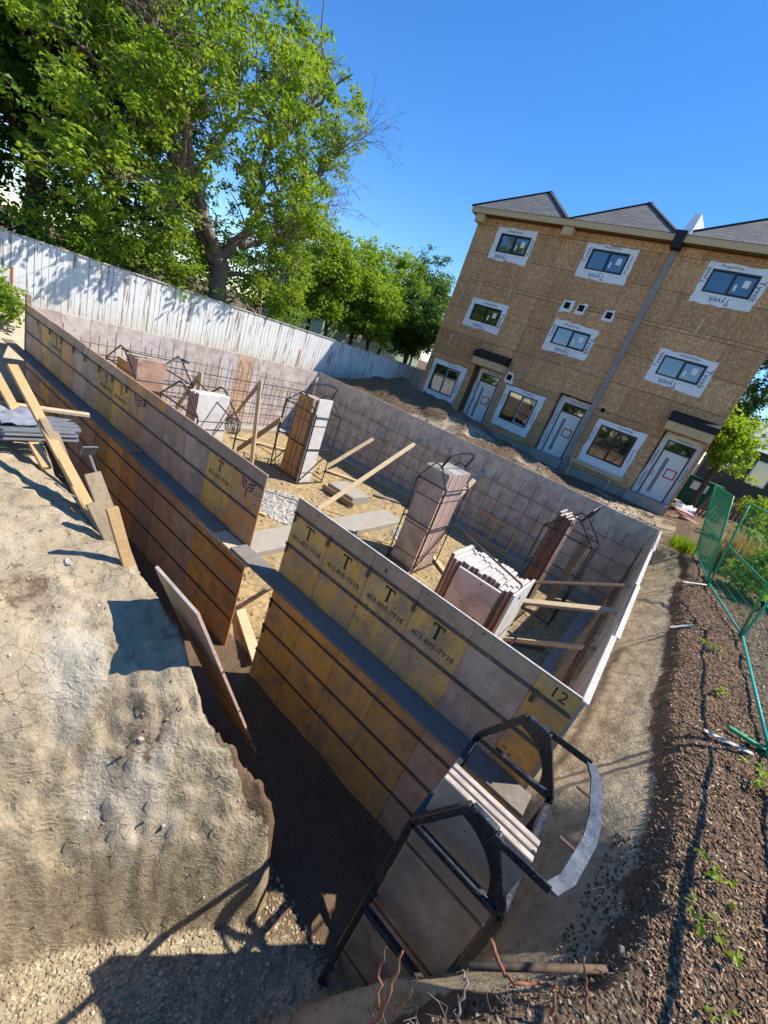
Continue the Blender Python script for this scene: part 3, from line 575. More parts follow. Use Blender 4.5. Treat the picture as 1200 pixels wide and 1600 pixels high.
# reinforcing bars in front of the inner faces
def rebar_grid(label, axis_, fixed, lo, hi, pitch, zs):
    root = thing('rebar_grid', label, 'rebar', (fixed, lo, -4.6) if axis_ == 'y' else (lo, fixed, -4.6), 'rebar grids'); i = 0; t = lo
    while t < hi:
        tt = t + random.uniform(-0.03, 0.03); ztop = random.uniform(-2.55, -2.1); jz = random.uniform(-0.02, 0.02)
        P = (lambda z, o=0.0: (fixed + o, tt, z)) if axis_ == 'y' else (lambda z, o=0.0: (tt, fixed + o, z))
        one('upright_bar', ['rebar'], root, 'tube', [P(-4.55), P((-4.55 + ztop) / 2, jz), P(ztop)], 0.009, 5); t += pitch
    for z in zs:
        P = (lambda s, o: (fixed + 0.02, s, z + o)) if axis_ == 'y' else (lambda s, o: (s, fixed + 0.02, z + o))
        one('cross_bar', ['rebar'], root, 'tube', [P(lo + 0.02, 0), P(lo * 0.65 + hi * 0.35, random.uniform(-0.03, 0.03)), P(lo * 0.35 + hi * 0.65, random.uniform(-0.03, 0.03)), P(hi - 0.02, 0)], 0.009, 5)
rebar_grid('dark rebar grid standing against the shaded back form wall', 'x', 13.08, -13.2, 0.1, 0.46, (-2.75, -3.25, -3.75, -4.25))
rebar_grid('rebar grid standing against the sunlit left form wall', 'y', -13.36, 3.7, 13.0, 0.40, (-2.55, -2.95, -3.35, -3.75, -4.15))
rebar_grid('short rebar grid against the right form wall', 'y', 0.15, 3.8, 12.9, 0.45, (-2.7, -3.2, -3.8))

# ------------------------------------------------------------------ lumber braces
def lumber(name, label, cat, p, q, w_=0.05, h_=0.14, mat='pine', group=None, upv=(0, 0, 1)):
    return tag(one(name, [mat], None, 'beam', p, q, w_, h_, upv, 0.004), label, cat, group)
G = 'braces inside the pit'
lumber('brace', 'leftmost pale brace propping the back form wall', 'brace', (-9.12, 13.15, -2.86), (-9.28, 10.25, -4.62), 0.15, 0.05, group=G)
lumber('brace', 'long pale brace in the middle of the back form wall', 'brace', (-7.6, 13.15, -2.62), (-6.94, 8.1, -4.60), 0.15, 0.05, group=G)
lumber('brace', 'brace to the back wall half hidden behind the tall panel stack', 'brace', (-4.93, 13.15, -2.66), (-4.62, 9.75, -4.55), 0.15, 0.05, group=G)
lumber('brace', 'upper of three pale braces to the right form wall', 'brace', (0.235, 8.16, -2.29), (-1.55, 9.80, -3.88), 0.16, 0.05, group=G)
lumber('brace', 'middle of three pale braces to the right form wall', 'brace', (0.235, 6.87, -2.37), (-1.60, 6.06, -3.12), 0.14, 0.05, group=G)
lumber('brace', 'lowest and thickest of three braces to the right form wall', 'brace', (0.235, 6.21, -2.79), (-1.75, 7.24, -4.55), 0.19, 0.06, group=G)
lumber('post', 'pale upright post left of the wired panel stack', 'post', (-9.0, 7.3, -4.62), (-9.42, 7.25, -1.93), 0.05, 0.14, group=G, upv=(1, 0, 0))
lumber('brace', 'shaded board slanting from the upright post to the sunlit wall', 'brace', (-9.45, 7.28, -1.98), (-13.42, 9.6, -4.05), 0.05, 0.14, 'oldwood', G)
lumber('brace', 'low board propped behind the upright post', 'brace', (-11.1, 8.25, -4.60), (-9.15, 8.0, -2.84), 0.05, 0.14, 'oldwood', G)
lumber('post', 'short pale post behind the white-faced panel stack', 'post', (-9.0, 5.45, -4.62), (-9.15, 5.42, -1.92), 0.05, 0.14, group=G, upv=(1, 0, 0))
lumber('brace', 'shaded board slanting down behind the far left rack', 'brace', (-9.2, 5.45, -1.98), (-13.42, 7.3, -4.1), 0.05, 0.14, 'oldwood', G)
lumber('post', 'old wooden post leaning at the right of the thin rusty stack', 'post', (-0.95, 10.4, -4.6), (-0.92, 11.0, -2.4), 0.05, 0.18, 'oldwood', G, upv=(1, 0, 0))
lumber('board', 'pale board lying on the pit floor across the gap', 'board', (-4.35, 3.95, -4.66), (-3.3, 3.55, -4.68), 0.16, 0.04, 'pine', 'boards on the pit floor')
lumber('board', 'thin board lying behind the gap in the near wall', 'board', (-4.6, 4.8, -4.6), (-3.9, 3.9, -3.9), 0.09, 0.03, 'oldwood', 'boards on the pit floor')
lumber('board', 'plank at the edge of the concrete pad', 'board', (-8.15, 9.42, -4.55), (-6.8, 9.42, -4.55), 0.04, 0.16, 'oldwood', 'boards on the pit floor')
lumber('board', 'board lying beside the tall panel stack', 'board', (-4.4, 10.0, -4.62), (-3.1, 9.2, -4.62), 0.14, 0.04, 'pine', 'boards on the pit floor')
for p, q, w_, h_, mt_, lab in (
    ((-6.0, 11.4, -4.60), (-4.9, 11.9, -4.60), 0.14, 0.04, 'oldwood', 'grey board on the floor behind the tall middle stack'), ((-9.6, 10.6, -4.60), (-8.3, 11.5, -4.60), 0.14, 0.04, 'pine', 'pale board at the foot of the leftmost back brace'),
    ((-10.9, 6.3, -4.61), (-9.7, 7.0, -4.61), 0.14, 0.04, 'oldwood', 'grey board on the floor by the upright post'), ((-8.0, 5.9, -4.61), (-7.0, 6.4, -4.60), 0.10, 0.04, 'pine', 'short pale board beside the crushed stone'),
    ((-5.0, 6.3, -4.61), (-4.2, 7.6, -4.60), 0.14, 0.04, 'oldwood', 'brown board in front of the tall middle stack'), ((-3.2, 10.6, -4.60), (-2.0, 11.6, -4.60), 0.14, 0.04, 'pine', 'pale board below the small wooden frame'),
    ((-2.6, 8.4, -4.60), (-1.2, 8.9, -4.56), 0.10, 0.05, 'oldwood', 'shaded board between the two right stacks'), ((-1.4, 7.8, -4.60), (-0.4, 8.9, -4.58), 0.10, 0.05, 'oldwood', 'shaded board by the right footing'),
    ((-7.4, 11.2, -4.60), (-6.3, 12.2, -4.60), 0.2, 0.04, 'plank', 'grey plank behind the concrete pad'), ((-12.3, 8.8, -4.60), (-11.0, 10.6, -4.60), 0.14, 0.04, 'pine', 'pale board near the sunlit wall footing')):
    lumber('board', lab, 'board', p, q, w_, h_, mt_, 'boards on the pit floor')
for p, q, lab in (((-8.6, 6.9, -4.58), (-6.4, 8.6, -4.58), 'loose rebar across the crushed stone'), ((-4.9, 5.6, -4.58), (-3.0, 7.6, -4.58), 'loose rebar in front of the tall stack'), ((-11.4, 9.2, -4.55), (-9.7, 8.5, -4.2), 'loose rebar leaning by the wired stack'), ((-2.4, 9.3, -4.55), (-0.6, 10.2, -4.2), 'loose rebar under the thin rusty stack'), ((-12.9, 6.0, -4.5), (-12.2, 7.7, -3.2), 'loose rebar leaning on the sunlit wall grid')):
    tag(one('loose_rebar', ['rebar'], None, 'tube', [p, ((p[0] + q[0]) / 2 + 0.08, (p[1] + q[1]) / 2, (p[2] + q[2]) / 2 + 0.02), q], 0.013, 6), lab, 'rebar', 'loose rebars in the pit')
mb = MB()
t = thing('wooden_frame', 'small brown wooden frame leaning at the foot of the back wall', 'frame', (-3.5, 12.75, -4.53))
for (a, b) in (((-4.3, -4.5), (-4.3, -3.75)), ((-2.9, -4.5), (-2.9, -3.75)), ((-4.3, -3.78), (-2.9, -3.78)), ((-4.3, -4.48), (-2.9, -4.48)), ((-3.6, -4.46), (-3.6, -3.8))):
    one('rail', ['orangewood'], t, 'beam', (a[0], 12.6 + (a[1] + 4.5) * 0.3, a[1]), (b[0], 12.6 + (b[1] + 4.5) * 0.3, b[1]), 0.05, 0.05)

# ------------------------------------------------------------------ panel stacks and steel racks
PW, PH = 0.645, 2.6
ORD = ['first', 'second', 'third', 'fourth', 'fifth', 'sixth', 'seventh', 'eighth', 'ninth', 'tenth', 'eleventh', 'twelfth', 'thirteenth', 'fourteenth', 'fifteenth']
def rack(label, x0, x1, y0, y1, zb, ze, bail='right', mat='black', gable=True, s=0.040):
    """upright crate-like steel rack: two gabled end frames at y0 / y1, rails between, hinged bail"""
    xc = (x0 + x1) / 2; za = ze + 0.46; t = thing('panel_rack', label, 'rack', (xc, (y0 + y1) / 2, zb), 'steel panel racks')
    for y in (y0, y1):
        mb = MB()
        for p, q in (((x0, zb), (x0, ze)), ((x1, zb), (x1, ze)), ((x0, ze), (x1, ze)), ((x0, ze - 1.0), (x1, ze - 1.0)), ((x0, zb + 0.08), (x1, zb + 0.08)), ((x0, ze), (xc - 0.09, za)), ((xc - 0.09, za), (xc + 0.08, za - 0.01)), ((xc + 0.08, za - 0.01), (x1, ze)))[:8 if gable else 5]:
            mb.beam((p[0], y, p[1]), (q[0], y, q[1]), s, s, (0, 1, 0), 0.006)
        o = build(mb, 'end_frame', mat, t)
        if not gable or s < 0.035: continue
        n = 12; arc = []
        for i in range(n + 1):
            a = math.radians(6 + 80 * i / n); arc.append((xc - 0.15 + 0.36 * math.cos(a), ze + 0.36 * math.sin(a)))
        poly = [(x1 - 0.05, ze + 0.05), (xc + 0.085, za - 0.02), (xc - 0.085, za - 0.01)]
        pts = [(a[0], y - 0.004, a[1]) for a in arc]; outer = [(p[0], y - 0.004, p[1]) for p in poly[::-1]]
        mb = MB(); ring = pts + outer; mb.prism(ring, (0, 0.008, 0)); build(mb, 'gusset_plate', mat, o)
    for z in (ze, ze - 1.0, zb + 0.08):
        for x in (x0, x1): one('side_rail', [mat], t, 'beam', (x, y0, z - 0.045), (x, y1, z - 0.045), s, s, (0, 0, 1), 0.006)
    for x in (x0, x1): one('diagonal', [mat], t, 'beam', (x, y0, zb + 0.1), (x, y1, ze - 1.08), 0.03, 0.03)
    if bail:
        h = Vector((xc + 0.10, 0, za - 0.02)); e = Vector({'right': (0.30, 0, 0.01), 'up': (0.1, 0, 0.30), 'left': (-0.30, 0, 0.02)}[bail])
        side = Vector((0, 1, 0)); nrm = e.normalized().cross(side)
        ys = (y0 - 0.035, y1 + 0.035)
        for y in ys: o = one('bail_arm', [mat], t, 'beam', (h.x - e.x * 0.1, y, h.z - e.z * 0.1), (h.x + e.x, y, h.z + e.z), 0.014, 0.055, tuple(nrm), 0.003)
        prof = [(0.0, 0.0), (0.12, 0.06), (0.42, 0.11), (0.58, 0.11), (0.88, 0.06), (1.0, 0.0)]; eh = e.normalized(); mb = MB()
        for (a, oa), (b, ob) in zip(prof[:-1], prof[1:]):
            pa = h + e + eh * oa; pb = h + e + eh * ob; ya = ys[0] + (ys[1] - ys[0]) * a; yb = ys[0] + (ys[1] - ys[0]) * b
            A = Vector((pa.x, ya, pa.z)); B = Vector((pb.x, yb, pb.z)); wv = eh * 0.075; th = nrm * 0.010
            mb.add([A - wv * 0.5 - th, B - wv * 0.5 - th, B + wv * 0.5 - th, A + wv * 0.5 - th, A - wv * 0.5 + th, B - wv * 0.5 + th, B + wv * 0.5 + th, A + wv * 0.5 + th],
                   [(0, 3, 2, 1), (4, 5, 6, 7), (0, 1, 5, 4), (1, 2, 6, 5), (2, 3, 7, 6), (3, 0, 4, 7)])
        build(mb, 'bail_strap', 'strap', t)
        for a in (0.3, 0.72):
            y = ys[0] + (ys[1] - ys[0]) * a; p = h + e + eh * 0.05; one('hook', ['rustedge'], o, 'tube', [(p.x - 0.09, y, p.z), (p.x - 0.0, y, p.z)], 0.010, 6)
    return t
def fpanel(label, group, x, y, z0, along, w_=PW, h_=PH, th=0.045, mats=('inner', 'paleedge', 'rustedge'), color=(0.5, 0.44, 0.4), lean=0.0):
    """one form panel standing on end; its face is seen along 'along' (x: faces +-Y, y: faces +-X)"""
    mb = MB(); dx, dy = (w_, th) if along == 'x' else (th, w_)
    mb.cbox((0, 0, 0), (dx, dy, h_), 0.006)
    mi = []
    for f in mb.f:
        n = (Vector(mb.v[f[1]]) - Vector(mb.v[f[0]])).cross(Vector(mb.v[f[2]]) - Vector(mb.v[f[0]]))
        n.normalize(); side = abs(n.x) if along == 'x' else abs(n.y)
        mi.append(1 if abs(n.z) > 0.8 else (2 if side > 0.8 else 0))
    mb.mi = mi
    o = build(mb, 'form_panel', list(mats), None, org=(0, 0, 0), color=color); o.location = (x, y, z0); WL[o.name] = Vector((x, y, z0))
    if lean: o.rotation_euler = (lean, 0, 0) if along == 'x' else (0, lean, 0)
    for k, zz in enumerate((0.35, 1.1, 1.85)):
        m2 = MB(); e = 0.004; m2.cbox((-e, -e, zz), (dx + e, dy + e, zz + 0.03), 0.003); b = build(m2, 'steel_strap', 'band', None, org=(0, 0, 0)); b.parent = o; b.location = (0, 0, 0)
    return tag(o, label, 'form panel', group)
# foreground rack
rack('black steel rack closest to the camera at the front corner of the forms', -0.22, 0.43, 2.02, 3.04, -4.82, -2.60, 'right', s=0.048)
for i, y in enumerate((2.17, 2.23, 2.29)):
    fpanel(('front', 'middle', 'rear')[i] + ' one of three pale-edged plywood panels in the closest black rack', 'panels in the closest rack', -0.205, y, -4.85, 'x', 0.62, 2.56, 0.047, ('inner', 'dustedge', 'dustedge'), (0.42, 0.36, 0.29), 0)
# tall stack in the middle (S4)
rack('black rack around the tall neat panel stack in the middle of the pit', -4.47, -3.68, 8.24, 9.40, -4.64, -2.40, 'up', s=0.028)
for i in range(14):
    fpanel(f'pink-edged panel, {ORD[i]} from the front of the tall neat middle stack', 'panels of the tall middle stack', -4.41 + random.uniform(-.008, .008), 8.31 + i * 0.074, -4.64, 'x', 0.66, 2.58 + random.uniform(-.02, .02), 0.058, ('inner', 'paleedge', 'pinkedge'), (0.44, 0.40, 0.34))
# big stack at the right (S5)
rack('black rack around the wide white-topped stack near the right wall', -1.86, -0.62, 4.62, 5.50, -4.64, -2.95, None, gable=False, s=0.028)
for i in range(15):
    fpanel(f'white-topped panel, {ORD[i]} from the left in the wide right stack', 'panels of the wide right stack', -1.72 + i * 0.062, 4.78 + random.uniform(-.03, .03), -4.64, 'y', 0.63, 2.54 + random.uniform(-.04, .03), 0.052, ('whiteface', 'paleedge', 'rustedge'), (0.6, 0.56, 0.52))
fpanel('stained panel leaning on the front of the wide right stack', 'panels of the wide right stack front', -1.52, 4.60, -4.64, 'x', 0.60, 2.50, 0.05, ('inner', 'paleedge', 'rustedge'), (0.56, 0.49, 0.46), -0.03)
fpanel('white panel facing the right wall at the end of the wide stack', 'white end panel', -0.775, 4.60, -4.64, 'y', 0.80, 2.60, 0.03, ('whiteface', 'paleedge', 'paleedge'), (0.7, 0.68, 0.64))
tag(one('bent_bar', ['band'], None, 'tube', [(-1.95, 5.60, -2.06), (-1.35, 5.22, -2.02), (-0.80, 4.98, -2.03), (-0.74, 4.90, -2.18)], 0.016, 8), 'dark steel bar lying across the top of the wide white-topped stack', 'steel bar')
# thin rusty stack at the back (S6)
rack('black rack with raised hoop behind the thin rusty stack near the back wall', -1.80, -0.66, 9.95, 10.75, -4.64, -2.45, 'up', s=0.03)
for i in range(6):
    fpanel(f'rusty panel, {ORD[i]} from the left in the thin stack near the back wall', 'panels of the thin rusty stack', -1.66 + i * 0.058 + random.uniform(-.01, .01), 10.05 + random.uniform(-.05, .05), -4.64, 'y', 0.62, 2.58 + random.uniform(-.06, .05), 0.05, ('inner', 'paleedge', 'rustedge'), (0.34, 0.24, 0.2))
# wired stack left of the middle (S3)
rack('dark rack with tangled wires around the orange panel stack', -9.95, -8.55, 8.72, 9.75, -4.64, -2.45, 'up', s=0.03)
for i in range(7):
    fpanel(f'orange panel, {ORD[i]} from the front of the wired stack', 'panels of the wired orange stack', -9.62 + random.uniform(-.02, .02), 8.86 + i * 0.09, -4.64, 'x', 0.66, 2.55 + random.uniform(-.05, .02), 0.06, ('form', 'paleedge', 'pinkedge'), (0.58, 0.33, 0.09))
fpanel('white board face standing at the right of the wired orange stack', 'white boards by the wired stack', -8.62, 8.70, -4.64, 'y', 0.55, 2.68, 0.05, ('whiteface', 'paleedge', 'paleedge'), (0.74, 0.7, 0.64))
fpanel('brown panel squeezed behind the white board of the wired stack', 'brown panel by the wired stack', -8.72, 8.72, -4.64, 'y', 0.52, 2.62, 0.05, ('inner', 'paleedge', 'rustedge'), (0.36, 0.26, 0.2))
for i in range(5):
    x = -9.9 + 0.25 * i; lean_ = random.uniform(-0.3, 0.3)
    tag(one('tie_wire', ['rebar'], None, 'tube', [(x, 8.66, -4.5), (x + lean_, 8.60, -3.4 + random.uniform(-.2, .2)), (x + lean_ * 0.4, 8.64, -2.15)], 0.012, 5), f'loose steel wire, {ORD[i]} from the left on the orange panel stack', 'wire', 'wires on the orange stack')
# white-faced stack (S2)
rack('black rack with gabled head over the white-faced stack at the left', -8.85, -7.35, 4.45, 5.35, -4.64, -2.42, None, s=0.03)
for i in range(6):
    fpanel(f'white-faced panel, {ORD[i]} from the left in the small stack behind the long form wall', 'panels of the small white stack', -8.10 + i * 0.062, 4.62, -4.64, 'y', 0.70, 2.58 + random.uniform(-.03, .02), 0.052, ('whiteface', 'paleedge', 'rustedge'), (0.62, 0.55, 0.5))
# far left stack (S1)
rack('black rack with wide hoop at the far left end of the pit', -11.35, -9.80, 4.35, 5.65, -4.64, -2.42, 'right', s=0.03)
for i in range(8):
    fpanel(f'red-brown edged panel, {ORD[i]} from the left in the far left rack', 'panels of the far left stack', -10.46 + i * 0.066, 4.42, -4.64, 'y', 0.62, 2.60 + random.uniform(-.02, .02), 0.055, ('inner', 'paleedge', 'pinkedge'), (0.46, 0.3, 0.22))
fpanel('yellow panel beside the red-brown stack in the far left rack', 'yellow panel of the far left rack', -11.15, 4.50, -4.64, 'x', 0.6, 2.35, 0.05, ('form', 'paleedge', 'pinkedge'), (0.52, 0.34, 0.07))
# coil of wire on the white-faced stack
mb = MB()
for k in range(7):
    pts = [(-7.15 + 0.14 * math.cos(a + k) + random.uniform(-.02, .02), 5.0 + 0.03 * k, -2.45 + 0.16 * math.sin(a + k)) for a in np.linspace(0, 2 * math.pi, 14)]; mb.tube(pts, 0.008, 5)
mb.tube([(-8.7, 5.0, -1.95), (-7.2, 5.05, -2.3)], 0.016, 6)
tag(build(mb, 'wire_coil', 'rebar'), 'tangled coil of steel wire hanging by the white-faced stack', 'wire')
# panel leaning on the trench edge
lp = fpanel('lone plywood panel leaning on the edge of the dirt mound', 'leaning panel', 0, 0, 0, 'x', 0.63, 2.70, 0.03, ('form', 'paleedge', 'pinkedge'), (0.40, 0.28, 0.18))
lp.location = (-2.68, 2.62, -4.55); lp.rotation_euler = (math.radians(24.5), 0, 0)
lp.rotation_euler[0] = math.atan2(2.62 - 1.44, 4.55 - 2.02)

# ------------------------------------------------------------------ shoring stakes, rebar bundle, jacket
GS = 'timbers along the trench edge'
for p, q, w_, h_, mat, lab in (
    ((-5.74, 1.34, -1.48), (-3.62, 1.60, -2.62), 0.045, 0.09, 'orangewood', 'longest slanting timber crossing in front of the rebar bundle'),
    ((-6.55, 1.35, -1.75), (-5.15, 1.50, -2.40), 0.045, 0.09, 'orangewood', 'short slanting timber at the left edge of the photo'),
    ((-5.35, 1.60, -2.05), (-4.35, 1.72, -2.85), 0.045, 0.09, 'oldwood', 'old brown timber under the rebar bundle'),
    ((-4.55, 1.45, -2.02), (-3.60, 1.66, -2.72), 0.045, 0.09, 'orangewood', 'orange timber below the longest slanting one'),
    ((-3.80, 1.44, -2.12), (-3.45, 1.66, -2.75), 0.045, 0.09, 'oldwood', 'short grey-brown stake behind the orange stake'),
    ((-3.30, 1.40, -1.90), (-3.12, 1.66, -2.90), 0.045, 0.09, 'orangewood', 'bright orange stake at the right end of the timbers'),
    ((-5.05, 1.42, -1.80), (-3.95, 1.64, -2.66), 0.04, 0.07, 'oldwood', 'thin grey timber between the two longest slanting ones'),
    ((-4.30, 1.48, -2.20), (-3.40, 1.70, -2.92), 0.04, 0.07, 'orangewood', 'thin low timber close to the soil edge'),
    ((-4.05, 1.52, -1.94), (-3.55, 1.74, -2.80), 0.03, 0.14, 'oldwood', 'mud-smeared wide stake fixed to the steel jack')):
    lumber('timber', lab, 'timber', p, q, w_, h_, mat, GS, (0, 1, 0))
j = thing('adjustable_jack', 'blue-grey steel screw jack with a square head plate at the trench edge', 'jack', (-4.1, 1.75, -2.5))
one('tube', ['zinc'], j, 'tube', [(-4.50, 1.745, -2.21), (-3.85, 1.75, -2.62)], 0.028, 10, smooth=True)
one('screw', ['rebarlit'], j, 'tube', [(-4.74, 1.745, -2.07), (-4.48, 1.745, -2.22)], 0.014, 8)
one('head_plate', ['zinc'], j, 'beam', (-4.78, 1.68, -2.03), (-4.78, 1.82, -2.03), 0.14, 0.014, (0.55, 0, -0.3))
rb = thing('rebar_bundle', 'bundle of straight steel rebars sticking out over the trench at left', 'rebar', (-5.7, 0.5, -2.3))
for i in range(38):
    col = i % 13; row = i // 13
    x = -6.02 + col * 0.043 + random.uniform(-.006, .006); z = -2.20 + row * 0.040 + random.uniform(-.006, .006); ye = 1.92 + random.uniform(-.06, .05)
    one('bar', ['rebarlit' if random.random() < 0.8 else 'rebar'], rb, 'tube', [(x, -1.5, z), (x + random.uniform(-.01, .03), ye, z)], 0.015, 6)
lumber('timber', 'pale new timber lying on top of the rebar bundle', 'timber', (-6.25, 0.9, -2.035), (-5.95, 2.15, -2.035), 0.09, 0.04, 'pine', GS)
n = 18; u = np.linspace(0, 1, n); UU, VV = np.meshgrid(u, u, indexing='ij')
cz = -2.045 + 0.05 * np.abs(fbm(UU, VV, 4.0, 4, 0.55)) * 2 - 0.10 * np.clip(UU - 0.8, 0, 1) * 4 * 0.5
cv = np.stack([-6.0 + 0.42 * UU + 0.05 * fbm(UU, VV, 3, 3), 0.95 + 0.62 * VV + 0.06 * fbm(UU + 9, VV, 3, 3), cz], -1).reshape(-1, 3)
ii = np.arange(n * n).reshape(n, n); cf = np.stack([ii[:-1, :-1], ii[1:, :-1], ii[1:, 1:], ii[:-1, 1:]], -1).reshape(-1, 4)
o = put('jacket', np_mesh('jacket', cv - np.array([-5.8, 1.25, -2.03]), cf, ['cloth'], smooth=True), (-5.8, 1.25, -2.03)); tag(o, 'crumpled grey jacket lying on the rebar bundle', 'jacket')
sm = o.modifiers.new('thick', 'SOLIDIFY'); sm.thickness = 0.012

# ------------------------------------------------------------------ townhouse under construction
FY = 21.0
B = thing('townhouse', 'three-storey townhouse block clad in bare brown sheathing with grey hip roofs', 'building', (-6.6, FY, -2.5))
X0, X1, ZF, ZE = -13.5, 0.30, -2.12, 7.20
UN = [-13.5, -8.90, -4.42, 0.30]
wins = []
for i, (a, b) in enumerate(((-11.99, -10.38), (-7.45, -5.86), (-2.78, -1.20))): wins.append((a, b, 5.83, 6.64, 3)); wins.append((a, b, 2.62, 3.39, 2))
for a, b in ((-12.90, -11.30), (-8.30, -6.77), (-3.67, -2.10)): wins.append((a, b, -1.37, 0.05, 1))
doors = [(-10.62, -8.95, 0.62, True), (-5.95, -4.46, 0.75, False), (-1.35, 0.22, 0.70, True)]
holes = [(a, b, c, d) for a, b, c, d, _ in wins] + [(a, b, ZF - 0.05, t_) for a, b, t_, _ in doors]
core = MB(); core.box((X0 + 0.02, FY + 0.95, -2.9), (X1 - 0.02, FY + 11, 7.2)); core.box((X0 + 0.02, FY + 0.03, -2.9), (X0 + 0.12, FY + 0.95, 7.2)); core.box((X1 - 0.12, FY + 0.03, -2.9), (X1 - 0.02, FY + 0.95, 7.2)); core.box((X0 + 0.12, FY + 0.03, 7.05), (X1 - 0.12, FY + 0.95, 7.19))
wall = build(core, 'wall', 'osb', B)
def minus(r, hs_):
    out = [r]
    for h in hs_:
        nx_ = []
        for (a, b, c, d) in out:
            if h[1] <= a or h[0] >= b or h[3] <= c or h[2] >= d: nx_.append((a, b, c, d)); continue
            if h[0] > a: nx_.append((a, h[0], c, d))
            if h[1] < b: nx_.append((h[1], b, c, d))
            l_, r_ = max(a, h[0]), min(b, h[1])
            if h[2] > c: nx_.append((l_, r_, c, h[2]))
            if h[3] < d: nx_.append((l_, r_, h[3], d))
        out = nx_
    return out
zrows = [ZF, -0.9, 0.32, 0.62, 1.84, 3.06, 4.28, 4.42, 5.64, 6.86, ZE]
for k in range(3):
    n = 2
    for j_ in range(len(zrows) - 1):
        sh = 0.0 if j_ % 2 == 0 else 1.1
        xs_ = [UN[k]] + [UN[k] + sh + 2.3 * q for q in range(0, 3) if 0.05 < sh + 2.3 * q < UN[k + 1] - UN[k] - 0.05] + [UN[k + 1]]
        for a, b in zip(xs_[:-1], xs_[1:]):
            parts = minus((a + 0.007, b - 0.007, zrows[j_] + 0.010, zrows[j_ + 1] - 0.010), holes)
            if not parts: continue
            dy = random.uniform(0, 0.006); groups = []
            for pr in parts:
                hit = [g_ for g_ in groups if any(pr[0] <= o_[1] + 1e-6 and pr[1] >= o_[0] - 1e-6 and pr[2] <= o_[3] + 1e-6 and pr[3] >= o_[2] - 1e-6 for o_ in g_)]
                groups = [g_ for g_ in groups if g_ not in hit] + [sum(hit, []) + [pr]]
            for g_ in groups:
                mb = MB()
                for (p, q, r_, s_) in g_: mb.box((p, FY + dy, r_), (q, FY + 0.026, s_))
                build(mb, 'sheathing_sheet', 'osb', wall)
one('backing', ['shadowhole'], B, 'box', (X0 + 0.125, FY + 0.80, -2.6), (X1 - 0.125, FY + 0.90, 7.0))
# dark sheathing paper just behind the sheets so that joints stay closed
mb = MB()
for (p, q, r_, s_) in minus((X0 + 0.12, X1 - 0.12, ZF - 0.05, 7.04), holes): mb.box((p, FY + 0.028, r_), (q, FY + 0.06, s_))
build(mb, 'framing', 'brownwood', B)
one('foundation', ['concrete'], B, 'cbox', (X0 + 0.03, FY + 0.01, -3.0), (X1 - 0.03, FY + 0.30, ZF - 0.012), 0.01)
def ragged(a, b, c, d, amp=0.03, st=0.22):
    pts = []
    for (p, q) in (((a, c), (b, c)), ((b, c), (b, d)), ((b, d), (a, d)), ((a, d), (a, c))):
        L = math.hypot(q[0] - p[0], q[1] - p[1]); n_ = max(2, int(L / st))
        for i in range(n_):
            t_ = i / n_; pts.append((p[0] + (q[0] - p[0]) * t_ + random.uniform(-amp, amp), p[1] + (q[1] - p[1]) * t_ + random.uniform(-amp, amp)))
    return pts
def wrap(parent, a, b, c, d, ml, mr, mb_, mt, y=FY):
    """sheet of white wrap around an opening: four strips with ragged outer edges"""
    m = MB(); yy = y - 0.007
    def strip(inner, outer):
        n_ = len(inner); vs_ = [(p[0], yy, p[1]) for p in inner] + [(p[0], yy, p[1]) for p in outer] + [(p[0], yy + 0.004, p[1]) for p in inner] + [(p[0], yy + 0.004, p[1]) for p in outer]
        fs = []
        for i in range(n_ - 1): fs += [(i, i + 1, n_ + i + 1, n_ + i), (2 * n_ + i + 1, 2 * n_ + i, 3 * n_ + i, 3 * n_ + i + 1), (n_ + i, n_ + i + 1, 3 * n_ + i + 1, 3 * n_ + i)]
        m.add(vs_, fs)
    R = lambda: random.uniform(-0.055, 0.055)
    cs = [(a - ml + R(), c - mb_ + R()), (b + mr + R(), c - mb_ + R()), (b + mr + R() * 2, d + mt + R()), (a - ml + R(), d + mt + R())]
    ins = [(a, c), (b, c), (b, d), (a, d)]
    for k in range(4):
        p, q = ins[k], ins[(k + 1) % 4]; P_, Q_ = cs[k], cs[(k + 1) % 4]; n_ = 9; inn = []; out = []
        for i in range(n_):
            t_ = i / (n_ - 1); inn.append((p[0] + (q[0] - p[0]) * t_, p[1] + (q[1] - p[1]) * t_)); j_ = 0 if i in (0, n_ - 1) else 1
            out.append((P_[0] + (Q_[0] - P_[0]) * t_ + j_ * random.uniform(-.032, .032), P_[1] + (Q_[1] - P_[1]) * t_ + j_ * random.uniform(-.032, .032)))
        strip(inn, out)
    return build(m, 'window_wrap', 'wrap', parent)
